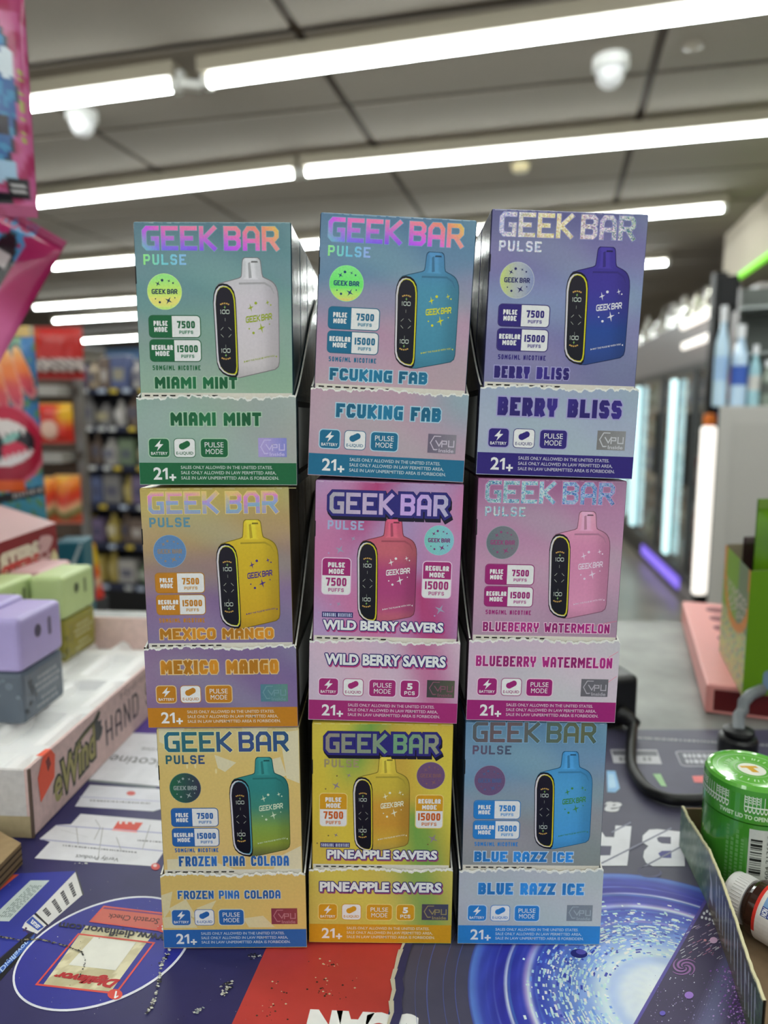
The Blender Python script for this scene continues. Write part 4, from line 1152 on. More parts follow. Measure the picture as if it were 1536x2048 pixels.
for k in range(14):      # a pale beam across the dark corner
    t = k / 14
    mpoly(m, [(1452+(k*3.5),1880),(1456+(k*3.5),1880),(1350+(k*7),2110),(1342+(k*7),2110)], mix((56,46,80), (92,92,130), math.sin(t*math.pi)), 6 + .1*k)
for arm in range(4):
    for k in range(22):
        t0, t1 = k / 22, (k+1) / 22
        def sp(t, w): 
            a = arm * math.pi/2 + t * 4.2; r = 2 + 24 * t
            return (1368 + (r + w) * math.cos(a), 1935 + (r + w) * .72 * math.sin(a))
        w = 2.6 * math.sin(math.pi * (.15 + .8*t0))
        mpoly(m, [sp(t0,-w), sp(t1,-w), sp(t1,w), sp(t0,w)], (146, 98, 160), 8)
for k in range(520):
    x, y = rg.gauss(1462 + rg.choice((0, 10)), 17), rg.uniform(1935, 2080)
    x += (y - 1935) * .14
    r = rg.uniform(.8, 2.6)
    mpoly(m, [(x-r,y),(x,y-r),(x+r,y-r*.4),(x+r*.2,y+r*.6)], rg.choice(((150,92,190),(120,70,160),(96,56,130),(190,150,214))), 9 + .02 * (k % 45))
for k in range(130):
    x, y = rg.uniform(1340, 1450), rg.uniform(1840, 1920)
    if (x - 1412) < -(y - 1792) * .55: continue
    d = rg.uniform(1, 11)
    mpoly(m, [(x,y),(x+d,y-d*.55),(x+d,y-d*.55+1.2),(x,y+1.2)], rg.choice(((180,160,180),(206,206,214),(176,110,140),(130,120,160))), 9 + .02 * (k % 45))
for k in range(120):
    x, y = rg.uniform(1300, 1440), rg.uniform(1950, 2048); r = rg.uniform(.5, 1.6)
    mpoly(m, [(x-r,y),(x,y-r),(x+r,y),(x,y+r)], rg.choice(((150,140,190),(200,200,220),(110,90,150))), 9 + .02 * (k % 45))
for x, y in ((1408,1828),(1414,1824),(1420,1829),(1404,1836),(1412,1838),(1419,1840),(1426,1842),(1428,1848)):
    mpoly(m, disc_pts(x, y, 2.6, 3.2, 8), (214, 214, 220), 9)
for x, y, r, c in ((1427,1882,8,(204,168,200)),(1378,1992,9,(150,110,196)),(1325,2028,6,(96,80,180)),(1410,1882,3,(200,140,150))):
    mpoly(m, disc_pts(x, y, r, r*.8, 14), c, 10)
child(m, 'dark_corner_print', rm, 'print_mat')
m = MB()
z4 = lambda x, y: (1180 + x/5.908, 1440 + y/5.906)
def zp(pts, c, L): mpoly(m, [z4(*p) for p in pts], c, L)
wh = (216, 216, 222); nv = (76, 74, 100)
zp([(30,1320),(145,1330),(180,1385),(285,1388),(300,1250),(490,1258),(470,1470),(440,1725),(30,1725)], wh, 5)
zp([(30,1488),(255,1492),(240,1602),(30,1608)], nv, 6)
zp([(700,1298),(800,1292),(1100,1325),(1122,1732),(740,1730),(660,1690),(628,1620),(640,1550),(690,1492),(618,1450),(622,1370)], wh, 5)
zp([(790,1400),(820,1382),(955,1385),(955,1468),(850,1462),(805,1440)], nv, 6)
zp([(805,1580),(850,1550),(962,1548),(960,1636),(840,1632)], (72, 72, 140), 6)
for a, b in (((130,1690),(960,1272)),((610,1742),(1130,1462)),((250,1325),(480,1205))):
    zp([a, b, (b[0]+4, b[1]+18), (a[0]+10, a[1]+16)], (128, 128, 148), 7)
F = quadF((1242,1627),(1211,1625),(1213,1605),(1241,1607))
put_text(m, 'a', F, 0, 1, 1, 1.3, (206, 206, 210), 5, bold=.03, shear=.3)
child(m, 'white_lettering', rm, 'print_mat')
m = MB()
zp([(195,600),(300,605),(352,810),(300,860),(205,855)], (132, 176, 214), 5); zp([(215,640),(280,640),(310,800),(225,810)], (168, 200, 226), 6)
zp([(740,640),(832,640),(908,790),(840,780)], (140, 180, 130), 5)
zp([(1205,665),(1340,660),(1340,745),(1232,740)], (206, 106, 108), 5)
zp([(240,350),(790,355),(850,525),(280,510)], (176, 176, 182), 5); zp([(255,362),(785,370),(800,430),(275,420)], (92, 92, 100), 6)
for x in (340, 400, 620, 680): zp([(x,440),(x+40,440),(x+50,490),(x+8,488)], (120, 120, 126), 6)
rr = rrect_pts(0, 0, 1, 1, .12)
Fq = quadF(z4(1000,368), z4(1560,372), z4(1640,560), z4(1080,552))
shape(m, rr, Fq, (170, 170, 180), 5); shape(m, rrect_pts(.02, .05, .98, .95, .1), Fq, (88, 88, 100), 6)
x = .12
for r_ in range(2):
    x = .14
    while x < .9:
        d = rg.uniform(.05, .1); shape(m, [(x,.2+.36*r_),(x+d,.2+.36*r_),(x+d,.44+.36*r_),(x,.44+.36*r_)], Fq, (186, 186, 194), 7); x += d + .03
x = 560
while x < 2100:
    d = rg.uniform(12, 40); y = 200 + (x - 560) * .058
    zp([(x,y),(x+d,y+2),(x+d+6,y+26),(x+4,y+24)], (150, 152, 156), 5); x += d + rg.uniform(5, 22)
child(m, 'badge_print', rm, 'print_mat')
m = MB()
mpoly(m, ell(1300, 1746, 24, 10, .05, 28), (84, 82, 116), 6); mpoly(m, ell(1297, 1743, 23, 9.5, .05, 28), (66, 64, 92), 7)
mpoly(m, ell(1158, 1908, 17, 9, .1, 24), (40, 38, 110), 6); mpoly(m, ell(1162, 1905, 10, 5, .1, 24), (90, 84, 170), 7)
child(m, 'planet_print', rm, 'print_mat')

# ------------------------------------------------------------------ hand sanitizer tray on the left
ZC = MAT_Z - .0022 + .0002
Q0 = on_z(65, 1678, MAT_Z); 
ang = math.radians(-4.2)
ST = Matrix.Translation((Q0.x, Q0.y, MAT_Z + .0006)) @ Matrix.Rotation(ang, 4, 'Z')
SL, SW, SH, sth = .292, .142, .041, .0022
t = thing('sanitizer_display_tray', 'low pink cardboard display tray of hand sanitizers with orange price tag', 'tray', ST.to_translation(), (0, 0, ang))
pink, pin2 = (204, 176, 172), (216, 190, 184)
m = MB()
m.box((-sth, 0, 0), (0, SL, SH), pink)
child(m, 'front_wall', t, 'board')
m = MB(); 
m.box((-SW, 0, 0), (-sth, sth, SH*.98), (196, 192, 190)); 
m.poly([(-SW, -EPS, 0), (-.0, -EPS, 0), (-.0, -EPS, .013), (-SW, -EPS, .011)], (172, 156, 122))
m.poly([(-SW, -2*EPS, .0125), (-.02, -2*EPS, .0145), (-.02, -2*EPS, .0155), (-SW, -2*EPS, .0135)], (226, 224, 220))
m.box((-.0002, -.0004, 0), (.0012, .001, SH), (92, 76, 66))
child(m, 'near_wall', t, 'board')
m = MB(); m.box((-SW, SL - sth, 0), (-sth, SL, SH * 1.02), pin2); m.box((-SW, 0.0025, 0), (-SW + sth, SL - sth, SH), pink); child(m, 'back_wall', t, 'board')
m = MB()      # white vacuum-formed liner with pockets
def liner(u, v):
    x = -SW + sth + .0005 + (SW - 2*sth - .001) * u; y = sth + .0008 + (SL - 2*sth - .0016) * v
    a = abs(math.sin(math.pi * (u * 4 + .12))); b = abs(math.sin(math.pi * v * 4.5))
    z = .0185 - .008 * sstep(.25, .6, a) * sstep(.25, .6, b)
    return Vector((x, y, z))
m.grid(liner, 40, 54, lambda u, v: (222, 222, 222))
child(m, 'plastic_liner', t, 'plastic')
m = MB()
def SF(a, b, L): return Vector((EPS * (1 + L), a * SL, SH - b * SH))       # front wall, seen from +x
SI = lambda u, v, L: Vector((EPS * (1 + L), u * SH, SH - v * SH))
put_stext(m, 'HAND SANITIZER', SI, .315*SL/SH, .92*SL/SH, .76, .45, .12, (88, 76, 80), 1, gap=.22)
put_text(m, 'Hydrating Hand Mist', SF, .40, .86, .20, .13, (150, 124, 124), 1, bold=.005)
child(m, 'product_lettering', t, 'print')
m = MB()
def wob(a, b): return (a, b)
put_text(m, 'eWind', SF, .085, .265, .86, .50, (56, 54, 44), 1, bold=.09, shear=.1, slope=-.14)
put_text(m, 'eWind', SF, .087, .263, .85, .49, (156, 146, 92), 2, bold=.022, shear=.1, slope=-.14)
shape(m, [(.155,.40),(.18,.22),(.22,.16),(.26,.13),(.285,.04),(.295,.09),(.285,.18),(.22,.25),(.18,.31),(.16,.44)], SF, (72, 70, 58), 3)
shape(m, [(.165,.36),(.19,.25),(.25,.18),(.27,.17),(.22,.23),(.185,.29)], SF, (140, 134, 80), 4)
shape(m, [(.262,.22),(.275,.16),(.285,.22),(.297,.22),(.294,.32),(.302,.38),(.295,.48),(.28,.54),(.268,.5)], SF, (80, 80, 78), 3)
child(m, 'brand_logo', t, 'print')
m = MB()
shape(m, [(.030,.24),(.052,.0),(.082,-.0),(.095,.12),(.088,.44),(.035,.62)], SF, (230, 84, 54), 6)
m.poly([(-.004, .052*SL, SH + .0003), (.0004, .052*SL, SH + .0003), (.0004, .082*SL, SH + .0003), (-.003, .082*SL, SH + .0003)], (232, 88, 56))
shape(m, [(.060,.1),(.072,.06),(.078,.2),(.066,.28)], SF, (120, 40, 34), 7)
child(m, 'price_tag', t, 'print')

def sanitizer(where, capc, labc, pos, group, rz=ang, s=1.0):
    t = thing('sanitizer_bottle', where, 'bottle', pos, (0, 0, rz), group)
    X, Y, Z = .030*s, .056*s, .0775*s; zc = .0385*s
    m = MB(); m.rbox((-X, 0, 0), (0, Y, zc), .0035, labc, 0, seg=2); m.build('bottle_body', 'film', t, smooth=False)
    m = MB(); m.rbox((-X-.0006, -.0006, zc), (.0006, Y+.0006, Z), .0042, capc, 0, seg=3)
    cap = m.build('cap', 'plastic', t, smooth=False)
    m = MB()
    dkc = tuple(v * .62 for v in capc)
    m.poly([(.0008, Y*.40 + .0042*math.cos(a*.3927), zc + (Z-zc)*.62 + .0050*math.sin(a*.3927)) for a in range(16)], dkc)
    m.poly([(.0012, Y*.40 + .0033*math.cos(a*.3927)+.0004, zc + (Z-zc)*.63 + .0040*math.sin(a*.3927)) for a in range(16)], tuple(v*.45 for v in capc))
    for pts in (rrect_pts(Y*.64, 0, Y*.72, .014, .002),):
        m.poly([(.0008, p[0], zc + (Z-zc)*.78 - p[1]) for p in pts], dkc)
    m.build('nozzle_hole', 'plastic', cap)
    m = MB()
    LF = lambda u, v, L: Vector((EPS*(1+L), u * Y, zc - v * zc))
    r = random.Random(where)
    lc = mix(labc, (220, 222, 220), .45)
    for row, (a, b) in enumerate(((.35,.75),(.28,.85),(.32,.80),(.4,.7),(.3,.8))):
        u = a
        while u < b:
            d = r.uniform(.03, .07); v = .25 + row * .12 + (.06 if row > 2 else 0)
            shape(m, [(u,v),(u+d,v-.01),(u+d,v+.05),(u,v+.06)], LF, lc, 1); u += d + .02
    for k in range(12):
        a, b = r.uniform(.02, .3), r.uniform(.1, .95); q = r.uniform(.02, .06)
        shape(m, disc_pts(a, b, q*.6, q, 7), LF, tuple(v*.6 for v in labc), .5)
    NF = lambda u, v, L: Vector((-u * X, -EPS*(1+L), zc - v * zc))
    for k in range(10):
        a, b = r.uniform(.1, .9), r.uniform(.1, .9); q = r.uniform(.04, .12)
        shape(m, disc_pts(a, b, q, q*.7, 8), NF, mix(labc, (140,150,160), r.uniform(.2,.5)), .5)
    m.build('label_print', 'print', t)
    return t
zl = MAT_Z + .0195
def spos(px, py): 
    p = on_z(px, py, zl); return (p.x, p.y, zl)
SG = 'hand sanitizers left in the pink tray'
lav, grn, pnk = (164, 152, 200), (172, 190, 132), (190, 150, 152)
sanitizer('lavender capped sanitizer bottle with grey label, nearest in the pink tray', lav, (84, 94, 106), spos(50, 1452), SG)
p = spos(50, 1452); sanitizer('second lavender capped sanitizer bottle, cut by the photo edge left of the first', lav, (84, 94, 106), (p[0] - .036, p[1] + .016, zl), SG)
sanitizer('pale green capped sanitizer bottle with olive label, behind the lavender one', grn, (128, 122, 46), spos(134, 1326), SG)
p = spos(134, 1326); sanitizer('second pale green capped sanitizer bottle, at the left photo edge', grn, (128, 122, 46), (p[0] - .036, p[1] - .040, zl), SG)
sanitizer('dusty pink capped sanitizer bottle behind the green one', pnk, (150, 110, 112), (p[0] - .030, p[1] + .022, zl), SG)

# ------------------------------------------------------------------ brown carton corner at the lower left
cz_ = MAT_Z + .0125
cp = [on_z(px, py, cz_) for px, py in ((42,1686),(-12,1742),(-330,1742),(-330,1656),(-4,1660))]
t = thing('cardboard_box', 'brown corrugated cardboard corner in front of the pink tray', 'box', (0, 0, 0))
m = MB()
m.poly([(p.x, p.y, cz_) for p in cp], (150, 126, 92)); m.poly([(p.x, p.y, MAT_Z + .0006) for p in cp], (150, 126, 92))
for k in range(5):
    p, q = cp[k], cp[(k+1) % 5]
    m.poly([(p.x,p.y,MAT_Z+.0006),(q.x,q.y,MAT_Z+.0006),(q.x,q.y,cz_),(p.x,p.y,cz_)], (132, 108, 76))
m.build('box_body', 'board', t)
m = MB()
p, q = cp[0], cp[1]
nx = Vector((-(q.y-p.y), q.x-p.x, 0)).normalized()
if nx.y > 0: nx = -nx
for k in range(3):
    z0 = MAT_Z + .002 + .0036*k
    m.poly([(p.x+nx.x*.0002,p.y+nx.y*.0002,z0),(q.x+nx.x*.0002,q.y+nx.y*.0002,z0),(q.x+nx.x*.0002,q.y+nx.y*.0002,z0+.0012),(p.x+nx.x*.0002,p.y+nx.y*.0002,z0+.0012)], (70, 54, 38))
o = m.build('corrugated_edge', 'board', t); o['kind'] = 'stuff'

# ------------------------------------------------------------------ dark red display box with pale lid
zt = CAM.z - .113
p = on_z(112, 1046, zt)
BA = math.radians(-33)
t = thing('candy_display_box', 'dark red display box with a pale flat top behind the sanitizers', 'box', (p.x, p.y, MAT_Z - .002), (0, 0, 0))
BH = zt - (MAT_Z - .002)
# local frame: front face runs left-down from the right corner
d = Vector((.02, -1, 0)).normalized(); q2 = on_z(0, 1010, zt); e = Vector((q2.x - p.x, q2.y - p.y, 0)).normalized()
def BP(a, b, z): v = d * a + e * b; return Vector((v.x, v.y, z))
m = MB()
c1, c2 = (122, 26, 30), (186, 158, 158)
L_, D_ = .26, .20
pg = [BP(0,0,0), BP(L_,0,0), BP(L_,0,0) + Vector((-.22,-.02,0)), BP(0,D_,0) + Vector((-.06,-.02,0)), BP(0,D_,0)]
m.poly([v + Vector((0,0,BH)) for v in pg], c2); m.poly(pg, c1)
for k in range(5):
    v, w = pg[k], pg[(k+1) % 5]
    m.poly([v, w, w + Vector((0,0,BH)), v + Vector((0,0,BH))], c1)
m.build('box_body', 'print', t)
m = MB()
nrm = Vector((-d.y, d.x, 0))
def BF(u, v, L): 
    r = BP(L_ * (1 - u), 0, BH - v * BH); return r + nrm * (EPS * (1 + L) * 3)
put_text(m, 'STERS', BF, .56, .83, .22, .12, (206, 196, 176), 1, bold=.09)
put_text(m, 'STERS', BF, .56, .83, .31, .12, (190, 62, 58), 2, bold=.05)
put_text(m, '?', BF, .86, .93, .25, .16, (190, 150, 150), 1, bold=.09)
r = random.Random(5)
for k in range(30):
    a, b = .45 + .50 * r.random(), .33 + .07 * r.random()
    shape(m, [(a,b),(a+.012,b-.04),(a+.03,b-.03),(a+.02,b+.03)], BF, (196, 186, 160) if r.random() < .6 else (60, 20, 22), 2 + .1*(k % 8))
shape(m, [(.90,.34),(.96,.20),(.995,.28),(.995,.46),(.93,.44),(.86,.46)], BF, (204, 194, 150), 3)
shape(m, [(0,.44),(.86,.42),(.86,.52),(0,.54)], BF, (150, 36, 32), 1)
m.build('front_print', 'print', t)

# ------------------------------------------------------------------ foil pouches on the left
def pouch(name, label, cat, group, corner, w, h, th, rot, colfn, nu=36, nv=48, mat='film', anchor='tr', parts=True):
    """a sealed bag: pillowed front and back, flat crimped seals; corner is its top right"""
    t = thing(name, label, cat, corner, rot, group)
    def dep(u, v):
        a = max(0.0, 1 - abs(2*u - 1) ** 3.2); b = max(0.0, 1 - abs(2*(v - .5) / .86) ** 4) if abs(v - .5) < .43 else 0
        return th * .5 * a ** .6 * b ** .6 + .0006 + .0012 * math.sin(u * 19 + v * 7) * (a * b)
    m = MB()
    m.grid(lambda u, v: Vector(((u - 1) * w, -dep(u, v), -v * h)), nu, nv, colfn)
    m.grid(lambda u, v: Vector(((u - 1) * w, dep(u, v) * .8, -v * h)), 12, 16, lambda u, v: colfn(.98, v))
    m.build('pouch_film', mat, t, smooth=True)
    for v0, v1 in ((.0, .05), (.95, 1.0)):
        m = MB()
        for k in range(6):
            a = v0 + (v1 - v0) * (k + .15) / 6; b = v0 + (v1 - v0) * (k + .7) / 6
            c = mix(colfn(.9, v0), (230, 225, 228), .25)
            m.poly([(-w, -.0011, -a*h), (0, -.0011, -a*h), (0, -.0014, -b*h), (-w, -.0014, -b*h)], c)
        m.build('crimped_seal', mat, t)['kind'] = 'stuff'
    return t
def noise2(u, v, s=1.0):
    return .5 + .25 * math.sin(13*u*s + 5*math.sin(7*v*s)) + .25 * math.sin(17*v*s + 4*math.sin(9*u*s + 1))
def pinkbag(u, v):      # u,v over the bag; a strip along its right edge is what shows
    c = mix((176, 84, 130), (150, 40, 84), sstep(.55, .8, noise2(u*2, v*2)))
    if v < .2: c = mix(c, (140, 30, 70), .5)
    x = (1 - u) / .16           # 0 at right edge, 1 where the frame cuts
    y = v
    d = math.hypot((x - 1.1) / .72, (y - .52) / .30)
    if d < 1: c = (52, 94, 148) if noise2(u*3, v*3) > .42 else (66, 130, 172)
    if 1 <= d < 1.1: c = (34, 40, 56)
    d2 = math.hypot((x - .55) / .22, (y - .40) / .06)
    if d2 < 1: c = (196, 206, 214)
    if .60 < y < .68 and x > .55: c = (40, 34, 44)
    if .78 < y < .82 + .05 * x and x > .45: c = (150, 180, 204)
    if abs(x - .5) < .32 and .855 < y < .93: c = (26, 24, 28)
    if abs(x - .5) < .20 and (.872 < y < .884 or .897 < y < .906): c = (176, 172, 172)
    if abs(x - .95) < .25 and .90 < y < .95: c = (26, 24, 28)
    if abs(x - .22) < .07 and .4 < y < .75 and noise2(u*6, v*6) > .6: c = (150, 160, 70)
    return c
yb = .60
c0 = on_y(44, -70, yb); c1 = on_y(44, 436, yb)
hh = c0.z - c1.z
PG = 'glossy candy pouches on the counter display at left'
pouch('candy_pouch', 'tall pink candy pouch with blue art at the top left corner', 'pouch', PG, (c0.x, yb, c0.z), .16, hh, .022, (0, 0, math.radians(10)), pinkbag, 60, 90)
def pinkbag2(u, v):
    c = mix((150, 34, 84), (190, 90, 140), sstep(.45, .75, v))
    x = 1 - u
    if x > .17 and noise2(u*2, v*2, 1.2) > .40: c = (62, 140, 186)
    if x > .2 and noise2(u*2.4 + 3, v*2.2) > .62: c = (166, 40, 100)
    if v > .45 and x > .34 - .2*(v-.45): c = (150, 166, 40)
    d = math.hypot((x - .235 + .12*(v - .4)) / .06, (v - .34) / .20)
    if d < 1.08: c = (40, 90, 100)
    if d < 1: c = (24, 24, 26)
    if d < .66 and (.28 < v < .37 or .46 < v < .50): c = (186, 180, 178)
    return c
c0 = on_y(134, 484, .66)
pouch('candy_pouch', 'crimson and blue candy pouch tilted beneath the tall pink one', 'pouch', PG, (c0.x, .66, c0.z), .15, .13, .02, (math.radians(-6), math.radians(30), 0), pinkbag2, 60, 60)
def lipbag(u, v):
    px = 71 - (1 - u) * 210; py = 652 + v * 420
    px -= (py - 652) * .035
    c = mix((62, 116, 168), (70, 140, 160), sstep(860, 1050, py))
    if noise2(u*2, v*2, 1.3) > .66: c = (84, 130, 96)
    if py < 672: c = (60, 110, 140) if px < 18 or px > 62 else (196, 160, 70)
    if 672 <= py < 698 and px < 46: c = (112, 150, 122)
    # fruit-gum fingers
    for cx, cy, rx, ry, k in ((25, 756, 15, 66, .16), (47, 745, 13, 52, .22), (2, 768, 12, 66, .14), (-22, 770, 14, 66, .1)):
        X = px - cx - (py - cy) * k
        d = math.hypot(X / rx, (py - cy) / ry)
        if d < 1.16: c = (52, 92, 98)
    for cx, cy, rx, ry, k in ((25, 756, 15, 66, .16), (47, 745, 13, 52, .22), (2, 768, 12, 66, .14), (-22, 770, 14, 66, .1)):
        X = px - cx - (py - cy) * k
        d = math.hypot(X / rx, (py - cy) / ry)
        if d < 1:
            c = ramp([(-1, (212, 160, 78)), (-.2, (216, 120, 64)), (.4, (190, 70, 80)), (1, (150, 46, 84))], (py - cy) / ry)
            if .82 < d: c = mix(c, (220, 180, 160), .5)
    # lips, teeth, tongue
    d = math.hypot((px + 4) / 74, (py - 888) / 86)
    if d < 1 and py > 812 + .0 * px:
        c = mix((176, 26, 60), (140, 20, 46), sstep(-1, 1, (py - 888) / 80))
        if d > .93: c = (190, 84, 110)
        di = math.hypot((px + 6) / 60, (py - 884) / 48)
        if di < 1:
            c = (34, 28, 36)
            if py < 862 + 6 * math.cos(px * .5) - .25 * abs(px) + 10: c = (206, 200, 198)
            if math.hypot((px - 18) / 24, (py - 905) / 24) < 1: c = (184, 40, 70)
            if math.hypot((px - 14) / 16, (py - 882 + px * .5) / 9) < 1: c = (120, 170, 162)
            if py > 908 - .3 * (px - 20) + 5 * math.cos(px * .6): c = (204, 198, 200)
    if 985 < py + .22 * px < 1004 and px < 66: c = (28, 26, 34)
    if 990 < py + .22 * px < 998 and 4 < px < 58 and math.sin(px * 1.4) > -.3: c = (170, 168, 168)
    if 958 < py < 984 and 58 < px: c = (150, 140, 144)
    if 930 < py < 958 and 60 < px < 80: c = (50, 40, 62)
    if 960 < py < 984 and px < 30: c = (196, 84, 40)
    return c
c0 = on_y(67, 652, 1.0); c1 = on_y(92, 1065, 1.0)
pouch('candy_pouch', 'blue candy pouch printed with big red lips and teeth', 'pouch', PG, (c0.x, 1.0, c0.z), .15, c0.z - c1.z, .03, (0, math.radians(-.2), math.radians(6)), lipbag, 80, 130)

t = thing('pouch_display_stand', 'grey display stand behind the candy pouches at the left edge', 'stand', (-.66, 1.08, 0))
m = MB(); m.rbox((-.35, 0, 0), (.08, .02, CAM.z + .75), .004, (120, 118, 116)); m.build('panel', 'matte', t)
for z in (CAM.z - .02, CAM.z + .3, CAM.z + .62):
    m = MB(); m.tube([(-.1, 0, z), (-.1, -.06, z), (-.1, -.07, z + .01)], .004, 8, (170, 170, 170)); m.build('hook', 'metal', t)

# ------------------------------------------------------------------ power adapter and cables behind the stack
def cabZ(px, py, z=.0): 
    p = on_z(px, py, MAT_Z + z); return Vector((p.x, p.y, MAT_Z + z))
t = thing('power_adapter', 'black power adapter with a thick cable behind the right column', 'adapter', (0, 0, 0))
pa = cabZ(1250, 1462, 0); 
m = MB()
TT = Matrix.Translation((pa.x - .004, pa.y + .004, MAT_Z + .0004)) @ Matrix.Rotation(math.radians(14), 4, 'Z')
m.rbox((-.046, 0, 0), (.017, .034, .040), .0045, (20, 20, 22), 0, TT, 3)
m.build('adapter_body', 'black_rubber', t, smooth=False)
m = MB()
a = TT @ Vector((.001, -.001, .012))
m.tube([a, a + Vector((.004, -.006, -.002)), a + Vector((.008, -.012, -.004))], [.0062, .0056, .0044], 14, (20, 20, 22))
m.build('strain_relief', 'black_rubber', t, smooth=True)
m = MB()
b = a + Vector((.006, -.010, -.003))
path = [b, cabZ(1262, 1520, .0055), cabZ(1276, 1555, .0045), cabZ(1300, 1582, .0042), cabZ(1335, 1597, .0042), cabZ(1372, 1600, .0042), cabZ(1420, 1596, .0042), cabZ(1500, 1575, .0042)]
sm = []
for k in range(len(path) - 1):
    p0, p1, p2, p3 = path[max(k-1,0)], path[k], path[k+1], path[min(k+2, len(path)-1)]
    for q in range(6):
        s = q / 6
        sm.append(.5*((2*p1) + (p2-p0)*s + (2*p0-5*p1+4*p2-p3)*s*s + (3*p1-p0-3*p2+p3)*s**3))
sm.append(path[-1])
# the cable ducks behind the torn tray: stop it at the tray wall
m.tube(sm, .0036, 12, (20, 20, 22))
m.build('cable', 'black_rubber', t, smooth=True)
t = thing('cable_plug', 'grey cable ending in a black plug above the green jar', 'plug', (0, 0, 0))
m = MB()
pb = cabZ(1488, 1522, 0)
m.lathe([(.004,.0004),(.0125,.0006),(.013,.002),(.013,.012),(.0118,.0138),(.009,.0146),(.0105,.0165),(.010,.0185),(.0065,.020)], 24, (40, 40, 43), T=Matrix.Translation((pb.x, pb.y + .01, MAT_Z)))
m.build('plug_body', 'black_rubber', t, smooth=False)
m = MB()
c = Vector((pb.x, pb.y + .01, MAT_Z + .019))
g1 = on_y(1487, 1405, c.y + .012); g2 = on_y(1500, 1390, c.y + .02)
m.tube([c, c + Vector((.0008, .003, .008)), Vector((g1.x, g1.y, g1.z - .006)), g1, g2, g2 + Vector((.012, .006, .002))], .0040, 12, (104, 108, 112))
m.build('cable', 'plastic', t, smooth=True)

# ------------------------------------------------------------------ torn printed tray on the right, green jar, brown bottle
base = [(1371,1692),(1386,1722),(1402,1756),(1426,1806),(1452,1880),(1476,1950),(1506,2052),(1530,2120)]
bp = [on_z(px - 13, py, MAT_Z) for px, py in base]
hts = [.0235,.023,.0245,.026,.026,.0245,.024,.0245]
t = thing('torn_display_tray', 'torn open glossy display tray holding the green jar', 'tray', (0, 0, 0))
def resample(pts, vals, n):
    out = []
    for k in range(n + 1):
        s = k / n * (len(pts) - 1); i = min(int(s), len(pts) - 2); f = s - i
        out.append((pts[i].lerp(pts[i+1], f), vals[i] + (vals[i+1] - vals[i]) * f))
    return out
rs = resample(bp, hts, 90)
r = random.Random(17)
m = MB()
rs2 = []
hj = 0
for p, h in rs:
    hj = .7*hj + r.uniform(-.0004, .0004); rs2.append((p, h + hj))
def wallcol(s, f):      # s along (0 far), f up
    c = ramp([(0, (82, 106, 96)), (.25, (112, 132, 110)), (.35, (72, 104, 84)), (.5, (88, 96, 112)), (.62, (70, 70, 76)), (.8, (72, 66, 66)), (1, (66, 88, 62))], s)
    k = noise2(s*4, f*.8, 1.4)
    c = mix(c, (150, 170, 150), .5 * sstep(.62, .85, k) * (1 if s < .45 else .3))
    if s > .45 and f < .34: c = mix((92, 78, 62), (70, 96, 60), sstep(.7, .95, s))
    return c
m_in = MB(); core = MB(); scr = MB()
for k in range(90):
    (p, h0), (q, h1) = rs2[k], rs2[k+1]
    s0, s1 = k / 90, (k + 1) / 90
    for j in range(10):
        f0, f1 = j / 10, (j + 1) / 10
        m.poly([(p.x, p.y, MAT_Z + .0004 + h0*f0), (q.x, q.y, MAT_Z + .0004 + h1*f0), (q.x, q.y, MAT_Z + .0004 + h1*f1), (p.x, p.y, MAT_Z + .0004 + h0*f1)], [wallcol(s0,f0), wallcol(s1,f0), wallcol(s1,f1), wallcol(s0,f1)])
    o_ = .0012
    m_in.poly([(p.x + o_, p.y, MAT_Z + .0004), (q.x + o_, q.y, MAT_Z + .0004), (q.x + o_, q.y, MAT_Z + .0004 + h1), (p.x + o_, p.y, MAT_Z + .0004 + h0)], (110, 92, 72))
    core.poly([(p.x, p.y, MAT_Z + .0004 + h0), (q.x, q.y, MAT_Z + .0004 + h1), (q.x + o_, q.y, MAT_Z + .0004 + h1), (p.x + o_, p.y, MAT_Z + .0004 + h0)], (206, 198, 160))
    core.poly([(p.x - .00005, p.y, MAT_Z + .0004 + h0 - .0006 - .0005*r.random()), (q.x - .00005, q.y, MAT_Z + .0004 + h1 - .0006 - .0005*r.random()), (q.x - .00005, q.y, MAT_Z + .0004 + h1), (p.x - .00005, p.y, MAT_Z + .0004 + h0)], (196, 190, 152))
def TW(s, f, L):
    k = min(89.999, max(0, s * 90)); i = int(k); g = k - i
    p = rs2[i][0].lerp(rs2[i+1][0], g); h = rs2[i][1] * (1 - g) + rs2[i+1][1] * g
    return Vector((p.x - L * EPS, p.y, MAT_Z + .0004 + h * (1 - f)))
for k in range(13):
    s = .50 + k * .034
    a, b = .12 + .02 * (k % 3), .80 + .06 * (k % 2)
    shape(scr, [(s, a), (s + .008, a + .02), (s + .034, b), (s + .028, b)], TW, (176, 178, 190), 1)
    if k % 3 == 0: shape(scr, [(s, a), (s + .022, .40), (s + .030, .42), (s + .01, a)], TW, (150, 152, 166), 1)
shape(scr, [(.43,.22),(.47,.42),(.49,.78),(.455,.76),(.455,.46)], TW, (176, 178, 192), 1)
m.build('printed_side', 'print_gloss', t)
m_in.build('inner_side', 'board', t); core.build('torn_edge', 'matte', t); scr.build('side_lettering', 'print', t)
m = MB()
flo = [(p.x + .0013, p.y, MAT_Z + .0006) for p, h in rs2[::9]] + [(.42, bp[-1].y, MAT_Z + .0006), (.42, bp[0].y, MAT_Z + .0006)]
m.poly(flo, (132, 110, 84))
m.build('tray_floor', 'board', t)
m = MB()
f0 = bp[0]
m.box((f0.x + .001, f0.y, MAT_Z + .0006), (.42, f0.y + .0012, MAT_Z + .022), (104, 84, 64))
m.build('far_wall', 'board', t)

